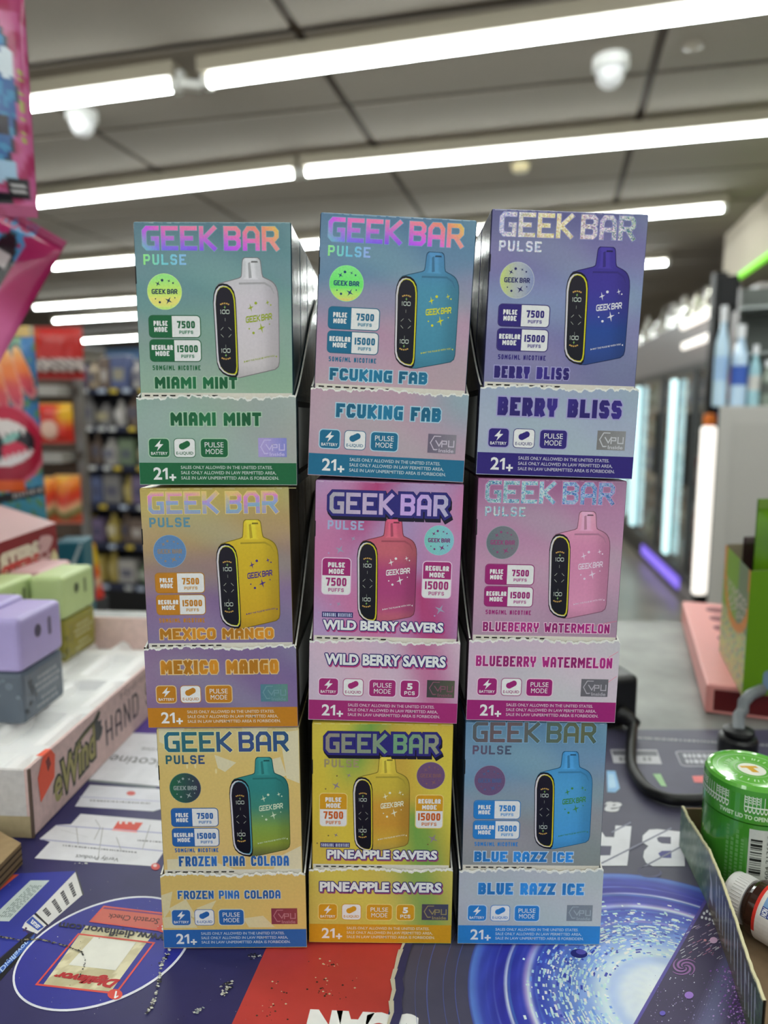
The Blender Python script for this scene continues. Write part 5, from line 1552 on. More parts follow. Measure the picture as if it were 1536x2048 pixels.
# green jar
jr, jh = .0215, .059
zj = MAT_Z + .0012
jt = on_z(1497, 1549, zj + jh)
t = thing('lidded_jar', 'glossy green lidded jar with white lace print inside the torn tray', 'jar', (jt.x + .0042, jt.y + .005, zj))
G1, G2 = (58, 132, 40), (92, 168, 62)
m = MB()
m.lathe([(jr*.96,0),(jr,.001),(jr,.041)], 64, G1)
m.build('jar_body', 'bottle_film', t, smooth=False)
m = MB()
lidp = [(jr*.97,.0412),(jr*1.012,.0418),(jr*1.012,.0555),(jr*.995,.0580),(jr*.95,.0594),(jr*.88,.0598),(jr*.84,.0592),(jr*.5,.0590),(jr*.02,.0590)]
m.lathe(lidp, 64, lambda j, k: G2 if j > 2 else (64, 142, 44), cap=False)
lid = m.build('lid', 'bottle_film', t, smooth=False)
m = MB()
def JF(th, z, L, k=1.012): 
    rr = jr * k + L * EPS
    return Vector((rr * math.sin(th), -rr * math.cos(th), z))
lace = (214, 232, 206)
for k in range(14):
    th0 = -2.2 + k * .32
    if k % 5 == 4: continue
    for q in range(4):     # scalloped lace hem
        a = th0 + q * .08
        for s in range(6):
            b0, b1 = math.pi * s / 6, math.pi * (s + 1) / 6
            P0 = lambda b, rr: (a + .04 - (.04*rr) * math.cos(b), .0495 - .0026 * rr * math.sin(b))
            m.poly([JF(*P0(b0, 1), 1), JF(*P0(b1, 1), 1), JF(*P0(b1, .68), 1), JF(*P0(b0, .68), 1)], lace)
        m.poly([JF(a, .0496, 1), JF(a+.08, .0496, 1), JF(a+.08, .0503, 1), JF(a, .0503, 1)], lace)
        m.poly([JF(a, .0503, 1), JF(a+.012, .0503, 1), JF(a+.012, .0555, 1), JF(a, .0555, 1)], lace)
        if k % 2:
            for z in (.0515, .0528, .0541):
                m.poly([JF(a, z, 1), JF(a+.075, z+.0010, 1), JF(a+.075, z+.0013, 1), JF(a, z+.0003, 1)], lace)
                m.poly([JF(a, z+.0010, 1), JF(a+.075, z, 1), JF(a+.075, z+.0003, 1), JF(a, z+.0013, 1)], lace)
m.build('lace_print', 'print_gloss', lid)
m = MB()
LT = lambda u, v, L: Vector((u * jr, -v * jr, .0591 + L * EPS))
def ringpoly(r0, r1, col, L, n=64):
    for k in range(n):
        a, b = 2*math.pi*k/n, 2*math.pi*(k+1)/n
        shape(m, [(r0*math.cos(a), r0*math.sin(a)), (r1*math.cos(a), r1*math.sin(a)), (r1*math.cos(b), r1*math.sin(b)), (r0*math.cos(b), r0*math.sin(b))], LT, col, L)
ringpoly(.73, .82, (206, 226, 200), 1)
for k in range(34):
    a = 2*math.pi*k/34 + .1 * math.sin(k)
    if k % 9 == 0: continue
    r0, r1, w = .50, .60, .028
    shape(m, [(r0*math.cos(a-w), r0*math.sin(a-w)), (r1*math.cos(a-w*.5), r1*math.sin(a-w*.5)), (r1*math.cos(a+w), r1*math.sin(a+w)), (r0*math.cos(a+w*.3), r0*math.sin(a+w*.3))], LT, (196, 224, 186), 1)
shape(m, disc_pts(0, 0, .30, n=32), LT, (214, 214, 202), 1)
ringpoly(.36, .38, (150, 190, 130), 1)
put_text(m, 'T', lambda u, v, L: LT(u*.8 + .12*v, v*.8 + .04*u, L), -.18, .18, .14, .30, (196, 150, 40), 2, bold=.1)
m.build('lid_print', 'print_gloss', lid)
m = MB()
put_text(m, 'TWIST LID TO OPEN +', lambda u, v, L: JF(u, .0437 - v*.01, L), -1.12, -.02, 0, .20, (190, 214, 180), 1, bold=.04)
m.build('lid_lettering', 'print', lid)
m = MB()
sl = (92, 148, 82)
for col, z0, z1 in ((0,.006,.0385),(1,.006,.031),(2,.006,.0355),(3,.006,.033)):
    th = -.93 + col * .105
    z = z0
    while z < z1:
        dz = r.uniform(.0008, .0022)
        m.poly([JF(th, z, 1, 1), JF(th+.06, z, 1, 1), JF(th+.06, z+dz, 1, 1), JF(th, z+dz, 1, 1)], sl); z += dz + .0006
m.build('small_print', 'print', t)
m = MB()
for k in range(10):
    a, b = -.46 + k*.08, -.46 + (k+1)*.08
    m.poly([JF(a, .004, 1, 1), JF(b, .004, 1, 1), JF(b, .039, 1, 1), JF(a, .039, 1, 1)], (186, 190, 184))
bars = [3,1,1,2,4,1,2,1,1,3,2,2,1,3,1,1,4,2,1,2,1,3,1,2,2,1,4,1,1,2]
z = .034
for k, wbar in enumerate(bars):
    hz = wbar * .00034
    if k % 2 == 0:
        for q in range(4):
            m.poly([JF(-.42 + q*.06, z - hz, 2, 1), JF(-.42 + (q+1)*.06, z - hz, 2, 1), JF(-.42 + (q+1)*.06, z, 2, 1), JF(-.42 + q*.06, z, 2, 1)], (28, 30, 28))
    z -= hz
put_text(m, '0 23604 21365 2', lambda u, v, L: JF(-.10 + v*.1, .006 + u * .031, L, 1), 0, 1, .9, .75, (30, 32, 30), 3, bold=.0)
m.build('barcode_label', 'print', t)

# brown bottle lying in the tray
P0 = on_z(1462, 1787, MAT_Z + .0135)
P0 = Vector((P0.x + .0005, P0.y + .001, MAT_Z + .0140))
dirv = Vector((.56, -.83, 0)).normalized()
side = dirv.cross(Vector((0, 0, 1))).normalized()
Tb = Matrix(((side.x, 0, dirv.x, P0.x), (side.y, 0, dirv.y, P0.y), (0, 1, 0, P0.z), (0, 0, 0, 1)))
t = thing('brown_bottle', 'small brown bottle with white ribbed cap and red label lying beside the jar', 'bottle', (0, 0, 0))
rb = .0128
m = MB()
m.lathe([(.0096,.0098),(.0100,.0110),(.0120,.0122),(rb,.0135),(rb,.058),(rb*.9,.060)], 40, (52, 30, 22), T=Tb)
m.build('bottle_glass', 'bottle_film', t, smooth=False)
m = MB()
prof = [(.0088,.0),(.0098,.0006),(.0104,.0018),(.0104,.0095)]
i0 = None
m.lathe(prof, 40, (214, 212, 210), T=Tb)
for k in range(44):
    a = 2*math.pi*k/44
    pp = [Vector(((.0104+o) * math.cos(a+w), (.0104+o) * math.sin(a+w), z)) for o, w, z in ((0,-.03,.004),(.0004,0,.004),(.0004,0,.009),(0,-.03,.009))]
    m.poly([Tb @ q for q in pp], (206, 204, 202))
    pp = [Vector(((.0104+o) * math.cos(a+w), (.0104+o) * math.sin(a+w), z)) for o, w, z in ((0,.03,.004),(.0004,0,.004),(.0004,0,.009),(0,.03,.009))]
    m.poly([Tb @ q for q in pp], (206, 204, 202))
m.build('screw_cap', 'plastic', t, smooth=False)
m = MB()
def CF(th, s, L):
    rr = rb + (1 + L) * EPS
    return Tb @ Vector((rr * math.cos(th), rr * math.sin(th), .0165 + s * .035))
for k in range(40):
    a, b = 2*math.pi*k/40, 2*math.pi*(k+1)/40
    m.poly([CF(a,0,0), CF(b,0,0), CF(b,1,0), CF(a,1,0)], (206, 200, 194))
def band(a0, a1, s0, s1, col, L, n=10):
    for k in range(n):
        a, b = a0 + (a1-a0)*k/n, a0 + (a1-a0)*(k+1)/n
        m.poly([CF(a,s0,L), CF(b,s0,L), CF(b,s1,L), CF(a,s1,L)], col)
# th: 90 deg is straight up; the camera looks from above on the left (th towards the viewer is -side)
vt = math.radians(90)
th0 = math.atan2(1, 0)
cam_local = Tb.inverted() @ CAM
tv = math.atan2(cam_local.y, cam_local.x)
band(tv - .9, tv + 1.4, .35, 1, (186, 44, 34), 1, 16)
band(tv - .9, tv + 1.4, 0, .04, (200, 50, 40), 1, 16)
band(tv - .25, tv + .55, .06, .46, (208, 208, 200), 2)
band(tv - .22, tv + .52, .09, .30, (116, 150, 190), 3)
band(tv - .22, tv + .1, .09, .26, (44, 62, 128), 4)
band(tv - .22, tv + .52, .30, .40, (60, 128, 62), 4)
bm_ = disc_pts(0, 0, 1, n=10)
for dx, ds in ((.34,.20),(.42,.23)):
    m.poly([CF(tv + dx + .05*p[0], ds + .03*p[1], 5) for p in bm_], (210, 140, 50))
sgn = -1 if cam_local.x < 0 else 1
def lab(s, a0, a1, s0, h, col, L):
    # letters run round the bottle, their tops towards the cap
    put_text(m, s, lambda u, v, L_: CF(a0 + (a1 - a0) * u, s0 + h * v, L_), 0, 1, 0, 1, col, L, bold=.05)
lab('NON', tv - .19, tv + .06, .165, .06, (215, 218, 224), 6)
lab('GMO', tv - .19, tv + .06, .245, .06, (215, 218, 224), 6)
lab('VERIFIED', tv - .2, tv + .5, .385, .06, (215, 222, 210), 6)
lab('NET', tv - .2, tv + .14, .60, .09, (216, 200, 194), 6)
m.build('bottle_label', 'print', t)

# ------------------------------------------------------------------ pink rack and green display box on the far right
zp_ = MAT_Z + .0225
c0 = on_z(1413, 1368, zp_); c1 = on_z(1364, 1200, zp_)
dd = Vector((c1.x - c0.x, c1.y - c0.y, 0)); ln = dd.length; dd.normalize(); ee = Vector((dd.y, -dd.x, 0))
ra = math.atan2(-dd.x, dd.y)
t = thing('display_rack', 'pink display rack with rows of round holes near the counter end', 'rack', (c0.x, c0.y, MAT_Z - .0018), (0, 0, ra))
H_ = zp_ - MAT_Z + .0018
m = MB()
salmon = (214, 142, 138)
WX = .125
m.rbox((0, 0, 0), (WX, ln * .985, H_), .0018, salmon)
m.build('rack_body', 'plastic', t)
m = MB()
m.poly([(.006, -EPS, .003), (WX - .004, -EPS, .003), (WX - .004, -EPS, H_ - .004), (.006, -EPS, H_ - .004)], (92, 14, 20))
m.build('front_recess', 'plastic', t)
for k in range(8):
    for j in range(3):
        m = MB()
        cx, cy = .034 + j * .036, .025 + k * .036
        if cy > ln * .96: continue
        m.lathe([(.0115, H_ - .006), (.0118, H_ + .0003)], 18, (116, 34, 42), T=Matrix.Translation((cx, cy, 0)))
        m.build('hole', 'plastic', t)
gz = zp_ + .0006
g0 = on_z(1484, 1394, gz)
t = thing('green_display_box', 'open green display box on the pink rack, orange curve on its side', 'box', (g0.x, g0.y, gz), (0, 0, 0))
gd = on_z(1432, 1300, gz); 
gd = on_z(1438, 1300, gz); gl = Vector((gd.x - g0.x, gd.y - g0.y, 0)); GL_ = gl.length; gl.normalize()
gr = Vector((.985, .17, 0)).normalized()
def GP(a, b, z): v = gl * a + gr * b; return Vector((v.x, v.y, z))
zt0 = on_y(1484, 1142, g0.y).z - gz
zt1 = zt0 * 1.03
m = MB()
gcol_ = (92, 134, 20)
thk = .0012
for (a0, b0, a1, b1, c) in ((0,0,0,.13,gcol_),(GL_,0,GL_,.13,(150,140,120)),(0,.13,GL_,.13,gcol_)):
    m.poly([GP(a0,b0,0), GP(a1,b1,0), GP(a1,b1,zt0), GP(a0,b0,zt0)], c)
    o_ = GP(.0012,.0012,0)
    m.poly([GP(a0,b0,0)+o_, GP(a1,b1,0)+o_, GP(a1,b1,zt0)+o_, GP(a0,b0,zt0)+o_], (160,150,125))
m.poly([GP(0,0,0), GP(GL_,0,0), GP(GL_,.13,0), GP(0,.13,0)], gcol_)
def artc(u, v):   # u from the near corner back
    c = mix((176, 178, 104), (150, 170, 110), noise2(u, v))
    if noise2(u*3+1, v*3) > .68 and v > .55: c = (176, 150, 110)
    if noise2(u*3+4, v*3+2) > .74 and v > .5: c = (110, 140, 130)
    if v < .52: c = (110, 150, 44) if u > .4 else (104, 122, 96)
    dx, dy = (u - .45) / .52, (v - .18) / .42
    d = math.hypot(dx, dy)
    if .84 < d < 1.02 and v > .18: c = (196, 120, 44)
    if v <= .18 and (u > .9 or u < .05): c = (190, 120, 50)
    if d < .8 and .25 < v < .5 and noise2(u*4, v*5) > .55: c = (176, 170, 160)
    return c
m.grid(lambda u, v: GP(u * GL_, 0, zt0 * (1 - v)), 24, 60, artc)
m.build('box_body', 'print', t)
m = MB()
nrm = Vector((gr.y, -gr.x, 0))
def GFn(u, v, L): return GP(0, u*.13, zt0*(1-v)) + nrm * (EPS*(1+L))
shape(m, rrect_pts(.13, .80, .42, .955, .03), GFn, (110, 134, 160), 1)
shape(m, rrect_pts(.17, .74, .38, .80, .02), GFn, (110, 134, 160), 1)
m.build('jar_picture', 'print', t)
# bags inside the box
def greenbag(u, v):
    c = mix((92, 140, 8), (66, 104, 6), noise2(u, v))
    if .42 < v < .5 and .2 < u < .75: c = (170, 190, 150)
    if v > .6 and noise2(u*2, v*2) > .6: c = (40, 84, 20)
    return c
q = GP(.030, .13, 0) + g0
tz = on_y(1492, 992, q.y).z
pouch('snack_pouch', 'bright green snack pouch standing in the green display box', 'pouch', 'pouches in the green display box', (q.x - .003, q.y, tz), .118, tz - gz - .0015, .018, (0, 0, math.atan2(gr.y, gr.x)), greenbag, 24, 36)
q = GP(.060, .125, 0) + g0
tz2 = on_y(1470, 1066, q.y).z
pouch('snack_pouch', 'dark plum snack pouch behind the bright green one', 'pouch', 'pouches in the green display box', (q.x - .004, q.y, tz2), .115, tz2 - gz - .0015, .012, (0, 0, math.atan2(gr.y, gr.x)), lambda u, v: mix((46, 22, 36), (70, 34, 50), noise2(u, v)), 16, 20)
# ------------------------------------------------------------------ the store behind
SY = math.radians(13.5)
SA = Vector((math.cos(SY), -math.sin(SY), 0)); SB = Vector((math.sin(SY), math.cos(SY), 0))
SROT = (0, 0, -SY)
def S(a, b, z=0.0): v = SA * a + SB * b; return Vector((v.x, v.y, z))
def toS(p): return p.x * SA.x + p.y * SA.y, p.x * SB.x + p.y * SB.y
CEIL = CAM.z + 1.30
TUBEZ = CEIL - .075
principled('floor_tile', color=(140, 133, 122), rough=0.28, grain=0.22, grain_scale=3.0)
principled('ceiling_tile', color=(134, 126, 117), rough=0.9, grain=0.05, grain_scale=60, bump=0.1)
principled('ceiling_grid', color=(72, 62, 52), rough=0.8, grain=0.05, grain_scale=30)
principled('wall_paint', color=(198, 188, 172), rough=0.8, grain=0.04, grain_scale=6)
A0_, A1_, B0_, B1_ = -9.0, 3.1, -3.6, 13.0
def plane4(name, pts, mat, col=(200, 200, 200)):
    m = MB(); m.poly(pts, col); return struct(m.build(name, mat))
fl = plane4('floor', [S(A0_,B0_,0), S(A1_+1.5,B0_,0), S(A1_+1.5,B1_,0), S(A0_,B1_,0)], 'floor_tile')
m = MB(); m.poly([S(A0_,B0_,CEIL+.012), S(A1_+1.5,B0_,CEIL+.012), S(A1_+1.5,B1_,CEIL+.012), S(A0_,B1_,CEIL+.012)], (90,80,70))
ceil = struct(m.build('ceiling', 'ceiling_grid'))
plane4('wall_back', [S(A0_,B1_,0), S(A1_+1.5,B1_,0), S(A1_+1.5,B1_,CEIL), S(A0_,B1_,CEIL)], 'wall_paint')
plane4('wall_left', [S(A0_,B0_,0), S(A0_,B1_,0), S(A0_,B1_,CEIL), S(A0_,B0_,CEIL)], 'wall_paint')
plane4('wall_right', [S(A1_+1.5,B0_,0), S(A1_+1.5,B1_,0), S(A1_+1.5,B1_,CEIL), S(A1_+1.5,B0_,CEIL)], 'wall_paint')
# lay-in panels, one object each, sharing their mesh
TA, TB, GAP = 1.22, .61, .036
x0 = on_z(1303, 148, CEIL); ga, gb = toS(x0)
bm_m = MB(); bm_m.rbox((0, 0, 0), (TA - GAP, TB - GAP, .010), .002, (170, 162, 152), 0, None, 1)
first = bm_m.build('ceiling_panel', 'ceiling_tile', ceil)
first_used = False
ka0 = math.floor((-5.6 - ga) / TA); kb0 = math.floor((-1.2 - gb) / TB)
for ka in range(ka0, ka0 + 8):
    for kb in range(kb0, kb0 + 24):
        a, b = ga + ka * TA + GAP/2, gb + kb * TB + GAP/2
        if a + TA > A1_ + 1.4 or b + TB > B1_: continue
        o = first if not first_used else first.copy()
        if first_used: COL.objects.link(o); o.parent = ceil
        first_used = True
        o.location = S(a, b, CEIL); o.rotation_euler = SROT
# strip lights: housing, tube, end caps
LY = math.radians(14.6)
def strip(label, p, q, group='bright tube lights in rows across the ceiling', shade=True):
    L = (q - p).length; d = (q - p).normalized()
    t = thing('strip_light', label, 'light', p, (0, 0, math.atan2(d.y, d.x)), group)
    m = MB()
    m.rbox((0, -.02, .020), (L, .105, CEIL - TUBEZ - .0005), .004, (150, 142, 126))
    m.build('housing', 'plastic', t)
    m = MB()
    n = 12
    for k in range(n):
        a, b = 2*math.pi*k/n, 2*math.pi*(k+1)/n; r = .0155
        m.poly([(.03, .03 + r*math.cos(a), r*math.sin(a)), (L-.03, .03 + r*math.cos(a), r*math.sin(a)), (L-.03, .03 + r*math.cos(b), r*math.sin(b)), (.03, .03 + r*math.cos(b), r*math.sin(b))], (255,255,255))
    m.build('tube', 'tube_light', t)
    for x in (0, L - .03):
        m = MB(); m.rbox((x, .005, -.02), (x + .03, .055, .03), .004, (206, 206, 202)); m.build('end_cap', 'plastic', t)
    return t
def seg(label, x0, y0, x1, y1): 
    return strip(label, on_z(x0, y0, TUBEZ), on_z(x1, y1, TUBEZ))
seg('bright tube light in the nearest row, left of the gap', -260, 250, 351, 166)
seg('bright tube light in the nearest row, right of the gap', 398, 160, 1700, -22)
seg('bright tube light in the second row, left of the joint', -200, 437, 593, 344)
seg('bright tube light in the second row, right of the joint', 600, 343, 1640, 245)
seg('bright tube light in the third row, left part', 98, 534, 760, 476)
seg('bright tube light in the third row, right part behind the violet box', 772, 475, 1456, 414)
seg('bright tube light in the fourth row, left part', 64, 615, 690, 571)
seg('bright tube light in the fourth row, right part', 700, 570, 1340, 524)
seg('bright tube light in the fifth row, left part', 103, 642, 700, 606)
seg('added tube light continuing the fifth row, unseen behind the stack', 706, 605.6, 1262, 573)  # unseen tube, added to brighten the far right ceiling
seg('bright tube light in the sixth row at the far left', 146, 683, 520, 660)
seg('added tube light continuing the sixth row, unseen behind the stack', 530, 659.4, 1230, 616)  # also added for the ceiling, hidden by the boxes
# rows above and behind the camera light the fronts of the boxes
pa, pb = on_z(398, 160, TUBEZ), on_z(1700, -22, TUBEZ)
dl = (pb - pa).normalized(); nb = Vector((-dl.y, dl.x, 0)); 
names = ['just above the counter', 'right above the camera', 'first behind the camera', 'second behind the camera']
for k in range(4):
    for side, (s0, s1) in (('left', (-2.6, -.15)), ('right', (-.1, 2.35))):
        mid = Vector((0, 0, TUBEZ)) + nb * (1.55 - 1.25 * k)
        strip('tube light in the row %s, %s half' % (names[k], side), mid + dl * s0, mid + dl * s1)
# lamp socket in the gap of the nearest row
p = on_z(378, 166, TUBEZ)
t = thing('lamp_socket', 'white lamp socket in the gap of the nearest light row', 'socket', p, (0, 0, LY))
m = MB(); m.rbox((-.035, -.012, -.02), (.045, .03, .012), .006, (214, 214, 210)); m.build('socket_body', 'plastic', t)
m = MB(); m.lathe([(.016,.0),(.016,.03)], 14, (190,190,186), T=Matrix.Translation((-.03, .01, .01))); m.build('socket_pin', 'plastic', t)
def dome(px, py, label):
    p = on_z(px, py, CEIL)
    t = thing('dome_camera', label, 'camera', p, (0, 0, 0), 'white dome cameras under the ceiling')
    m = MB(); m.lathe([(.062,-.040),(.066,-.036),(.066,-.0004)], 28, (206, 206, 204)); m.build('camera_base', 'plastic', t, smooth=False)
    m = MB(); m.lathe([(.004,-.105),(.024,-.100),(.040,-.086),(.050,-.064),(.052,-.041)], 28, (196, 196, 198)); m.build('dome_cover', 'plastic', t, smooth=True)
dome(163, 222, 'white dome camera beneath the nearest light row, at left')
dome(1222, 116, 'white dome camera under the ceiling, at right')
p = on_z(1041, 330, CEIL)
t = thing('smoke_detector', 'small beige smoke detector under the second light row', 'detector', p)
m = MB(); m.lathe([(.02,-.034),(.042,-.030),(.045,-.012),(.05,-.0004)], 24, (206, 192, 150)); m.build('detector_body', 'plastic', t)
p = on_z(1386, 90, CEIL)
t = thing('ceiling_sprinkler', 'small grey sprinkler plate in a ceiling panel at right', 'sprinkler', p)
m = MB(); m.lathe([(.012,-.02),(.016,-.012),(.036,-.006),(.036,-.0004)], 20, (130, 122, 112)); m.build('sprinkler_plate', 'plastic', t)

# bulkhead at right with a green neon edge
def bulk_pt(px, py, z): return on_z(px, py, z)
BZ = CAM.z + .92
e0 = on_z(1444, 577, BZ); e1 = on_z(1900, 250, BZ)
m = MB()
dn = (e1 - e0).normalized(); out = Vector((-dn.y, dn.x, 0)); 
if out.x < 0: out = -out
back = 1.4
for (p, q) in ((e0, e1), (e1, e1 + out*back), (e1 + out*back, e0 + out*back), (e0 + out*back, e0)):
    m.poly([(p.x,p.y,BZ), (q.x,q.y,BZ), (q.x,q.y,CEIL-.001), (p.x,p.y,CEIL-.001)], (200,190,172))
m.poly([(e0.x,e0.y,BZ), (e1.x,e1.y,BZ), ((e1+out*back).x,(e1+out*back).y,BZ), ((e0+out*back).x,(e0+out*back).y,BZ)], (200,190,172))
o = m.build('trim_1', 'wall_paint'); struct(o)
t = thing('neon_strip', 'bright green neon strip under the beige bulkhead at right', 'light', (e0.x, e0.y, BZ - .03), (0, 0, math.atan2(dn.y, dn.x)))
m = MB(); m.rbox((.45, -.03, 0), ((e1-e0).length, .0, .0295), .006, (120,220,20)); m.build('neon_tube', 'green_neon', t)

# ------------------------------------------------------------------ far shelves and candy rack on the left
rng = random.Random(77)
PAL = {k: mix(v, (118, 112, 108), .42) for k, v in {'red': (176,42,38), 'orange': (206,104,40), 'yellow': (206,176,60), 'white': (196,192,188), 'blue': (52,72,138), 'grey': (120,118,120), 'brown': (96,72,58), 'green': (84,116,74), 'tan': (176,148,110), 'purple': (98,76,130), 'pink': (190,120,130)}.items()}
def pack(T, w, h, d, col, kind, label, group):
    t = thing('snack_pack', label, 'pack', T, (0, 0, 0), group)
    t.rotation_euler = SROT
    r = random.Random(label)
    m = MB()
    if kind == 0:
        m.rbox((-w/2, 0, 0), (w/2, d, h), .004, col, seg=1)
    else:
        m.lathe([(w*.42,0),(w*.45,.01),(w*.45,h*.68),(w*.2,h*.86),(w*.2,h)], 12, col, T=Matrix.Translation((0, d/2, 0)))
    c2 = mix(col, r.choice(((205,200,198),(176,160,110),(60,60,84))), .6)
    y = -.001 if kind == 0 else d/2 - w*.455
    shape(m, [(-w*.3, h*.25), (w*.3, h*.25), (w*.34, h*.6), (-w*.34, h*.6)], lambda u, v, L: Vector((u, y - .0005, v)), c2, 0)
    m.build('pack_body', 'film', t)
def gondola(name, label, origin, width, depth, shelves, height, back=True):
    t = thing(name, label, 'shelf', origin, SROT)
    m = MB(); m.box((0, depth - .03, 0), (width, depth, height), (66, 66, 74)); m.build('back_panel', 'matte', t)
    m = MB(); m.box((0, 0, 0), (width, depth - .031, .14), (18, 18, 20)); m.build('base_plinth', 'matte', t)
    for z in shelves:
        m = MB(); m.box((.002, .0, z - .03), (width - .002, depth - .031, z), (40, 44, 66)); s = m.build('shelf_board', 'matte', t)
        m = MB()
        x = .02
        while x < width - .08:
            m.poly([(x, -.002, z - .027), (x + .05, -.002, z - .027), (x + .05, -.002, z - .004), (x, -.002, z - .004)], rng.choice(((196,196,196),(206,180,70),(180,190,210)))); x += rng.uniform(.07, .16)
        m.build('price_label', 'print', s)['kind'] = 'stuff'
    for x in (-.02, width):
        m = MB(); m.box((x, 0, 0), (x + .02, depth, height), (58, 60, 70)); m.build('side_panel', 'matte', t)
    return t
# far gondola: its left end sits behind the candy rack
gp = on_z(120, 1216, 0.0)
ga_, gb_ = toS(gp)
gor = S(ga_, gb_, 0)
shelves = [.17, .42, .66, .89, 1.12, 1.34]
gon = gondola('gondola_shelf', 'dark navy gondola shelf stocked with small packs, behind the candy rack', gor, 1.55, .42, shelves, 1.52)
NM = ['lowest', 'second lowest', 'third lowest', 'third highest', 'second highest', 'highest']
for si, z in enumerate(shelves):
    x = .05; k = 0
    while x < 1.40:
        k += 1
        w = rng.uniform(.065, .12); h = rng.uniform(.13, .19)
        cn = rng.choice(['red','white','grey','brown','blue','tan','white','purple','yellow','green','brown','grey'])
        tl = gor + SA * (x + w/2) + SB * .05
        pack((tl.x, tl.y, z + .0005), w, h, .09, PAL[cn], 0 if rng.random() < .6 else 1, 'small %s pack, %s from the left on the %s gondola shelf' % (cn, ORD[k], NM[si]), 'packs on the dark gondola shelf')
        x += w + rng.uniform(.004, .012)
# pale header banner over the gondola on the back wall
t = thing('wall_banner', 'pale blue and white banner on the far wall at left', 'banner', S(-8.9, B1_ - .06, 1.5), SROT)
m = MB(); m.box((0, 0, 0), (3.4, .03, 1.1), (214, 220, 226)); m.box((0, -.004, .78), (3.4, .0, 1.02), (128, 170, 226)); m.build('banner_board', 'print', t)

# candy rack nearer, with hanging bags
rp = on_z(60, 1330, 0.0)
RX = lambda px, y, z: (px - 768) / FPX * depth_of(Vector((0, y, z)))
RYY = 2.05
def rz(py): return on_y(120, py, RYY).z
x_l, x_r = RX(-10, RYY, rz(900)), RX(138, RYY, rz(900))
t = thing('candy_rack', 'grey wire rack hung with red and orange candy bags', 'rack', (x_l, RYY, 0), (0, 0, 0))
m = MB()
wR = x_r - x_l
for x in (0, wR - .02): m.box((x, .10, 0), (x + .02, .12, rz(650)), (120, 118, 116))
m.build('upright', 'metal', t)
for py in (770, 905, 1090, 1210):
    m = MB(); z = rz(py)
    m.box((.021, .0, z - .03), (wR - .021, .099, z), (150, 146, 140)); m.build('shelf_board', 'metal', t)
m = MB(); m.box((.0, .121, .05), (wR, .13, rz(650)), (84, 70, 60)); m.build('back_panel', 'matte', t)
def redbag(u, v):
    c = (176, 30, 26) if u > .18 else (176, 70, 24)
    if .62 < v < .86: c = (190, 176, 172) if noise2(u*3, v*2) > .42 else (60, 54, 50)
    if v >= .86: c = (150, 14, 14)
    return c
def orangebag(u, v):
    c = mix((196, 44, 34), (222, 170, 40), sstep(.45, .8, u) * sstep(.75, .3, v))
    if (u - .4)**2/.06 + (v - .66)**2/.05 < 1: c = (216, 178, 160)
    return c
def firebag(u, v):
    c = ramp([(0, (214, 170, 36)), (.3, (222, 120, 36)), (.55, (206, 54, 36)), (.75, (220, 170, 130)), (.85, (110, 120, 70)), (1, (196, 80, 50))], v + .25 * abs(u - .35))
    return c
BG = 'candy bags on the wire rack'
def rackbag(label, px1, py0, py1, px0, fn, dy=-.012):
    y = RYY + dy
    c = on_y(px1, py0, y); b = on_y(px0, py1, y)
    return pouch('candy_bag', label, 'bag', BG, (c.x, y - .02, c.z), c.x - b.x, c.z - b.z, .03, (0, 0, 0), fn, 20, 24)
rackbag('red candy bag with white lettering, topmost on the wire rack', 170, 655, 760, 72, redbag)
rackbag('red and yellow candy bag on the middle of the wire rack', 150, 806, 886, 82, orangebag)
rackbag('fiery orange candy bag at left on the lower rack shelf', 118, 952, 1045, 84, firebag)
rackbag('fiery orange candy bag at right on the lower rack shelf', 166, 948, 1045, 122, firebag, -.04)
t = thing('candy_bag', 'fiery yellow candy bag standing right of the teal carton', 'bag', (0, 0, 0), (0, 0, 0), BG)
bx = on_y(176, 1195, 1.36)
t.location = (bx.x, 1.36, bx.z)
m = MB()
hb = on_y(176, 1086, 1.36).z - bx.z; wb = on_y(212, 1195, 1.36).x - on_y(146, 1195, 1.36).x
def standbag(u, v, s):
    wv = wb * (.62 + .38 * v); d = .022 * (1 - abs(2*u-1)**3) * (.25 + .75 * v)
    return Vector(((u - .5) * wv, -d * s, hb * (1 - v)))
m.grid(lambda u, v: standbag(u, v, 1), 16, 20, lambda u, v: ramp([(0, (224, 160, 40)), (.4, (226, 190, 46)), (.65, (220, 96, 40)), (.8, (220, 180, 150)), (1, (206, 60, 50))], v + .3*abs(u - .55)))
m.grid(lambda u, v: standbag(u, v, -1), 8, 10, lambda u, v: (200, 80, 40))
m.build('pouch_film', 'film', t)
# teal carton and small pedestal behind the red display box
q = on_y(108, 1085, 1.12); q2 = on_y(168, 1180, 1.12)
t = thing('teal_carton', 'teal carton with a pale stripe behind the dark red display box', 'carton', (q.x, 1.12, 0), (0, 0, math.radians(8)))
m = MB(); wq = q2.x - q.x; zb2 = q2.z - .16
m.rbox((0, 0, 0), (wq, .06, q.z), .003, (34, 92, 108)); m.build('carton_body', 'print', t)
m = MB(); m.poly([(wq*.25, -.002, q.z*.93), (wq*.3, -.002, q.z*.92), (wq*1.0, -.002, q.z*1.0 - .004), (wq*.9, -.002, q.z - .002)], (170, 186, 190)); m.build('stripe_print', 'print', t)
t = thing('display_stand', 'dark display stand under the yellow candy bag', 'stand', (bx.x, 1.36, 0))
m = MB(); m.rbox((-wb*.45, -.03, 0), (wb*.45, .03, bx.z - .0006), .004, (40, 40, 44)); m.build('stand_body', 'matte', t)

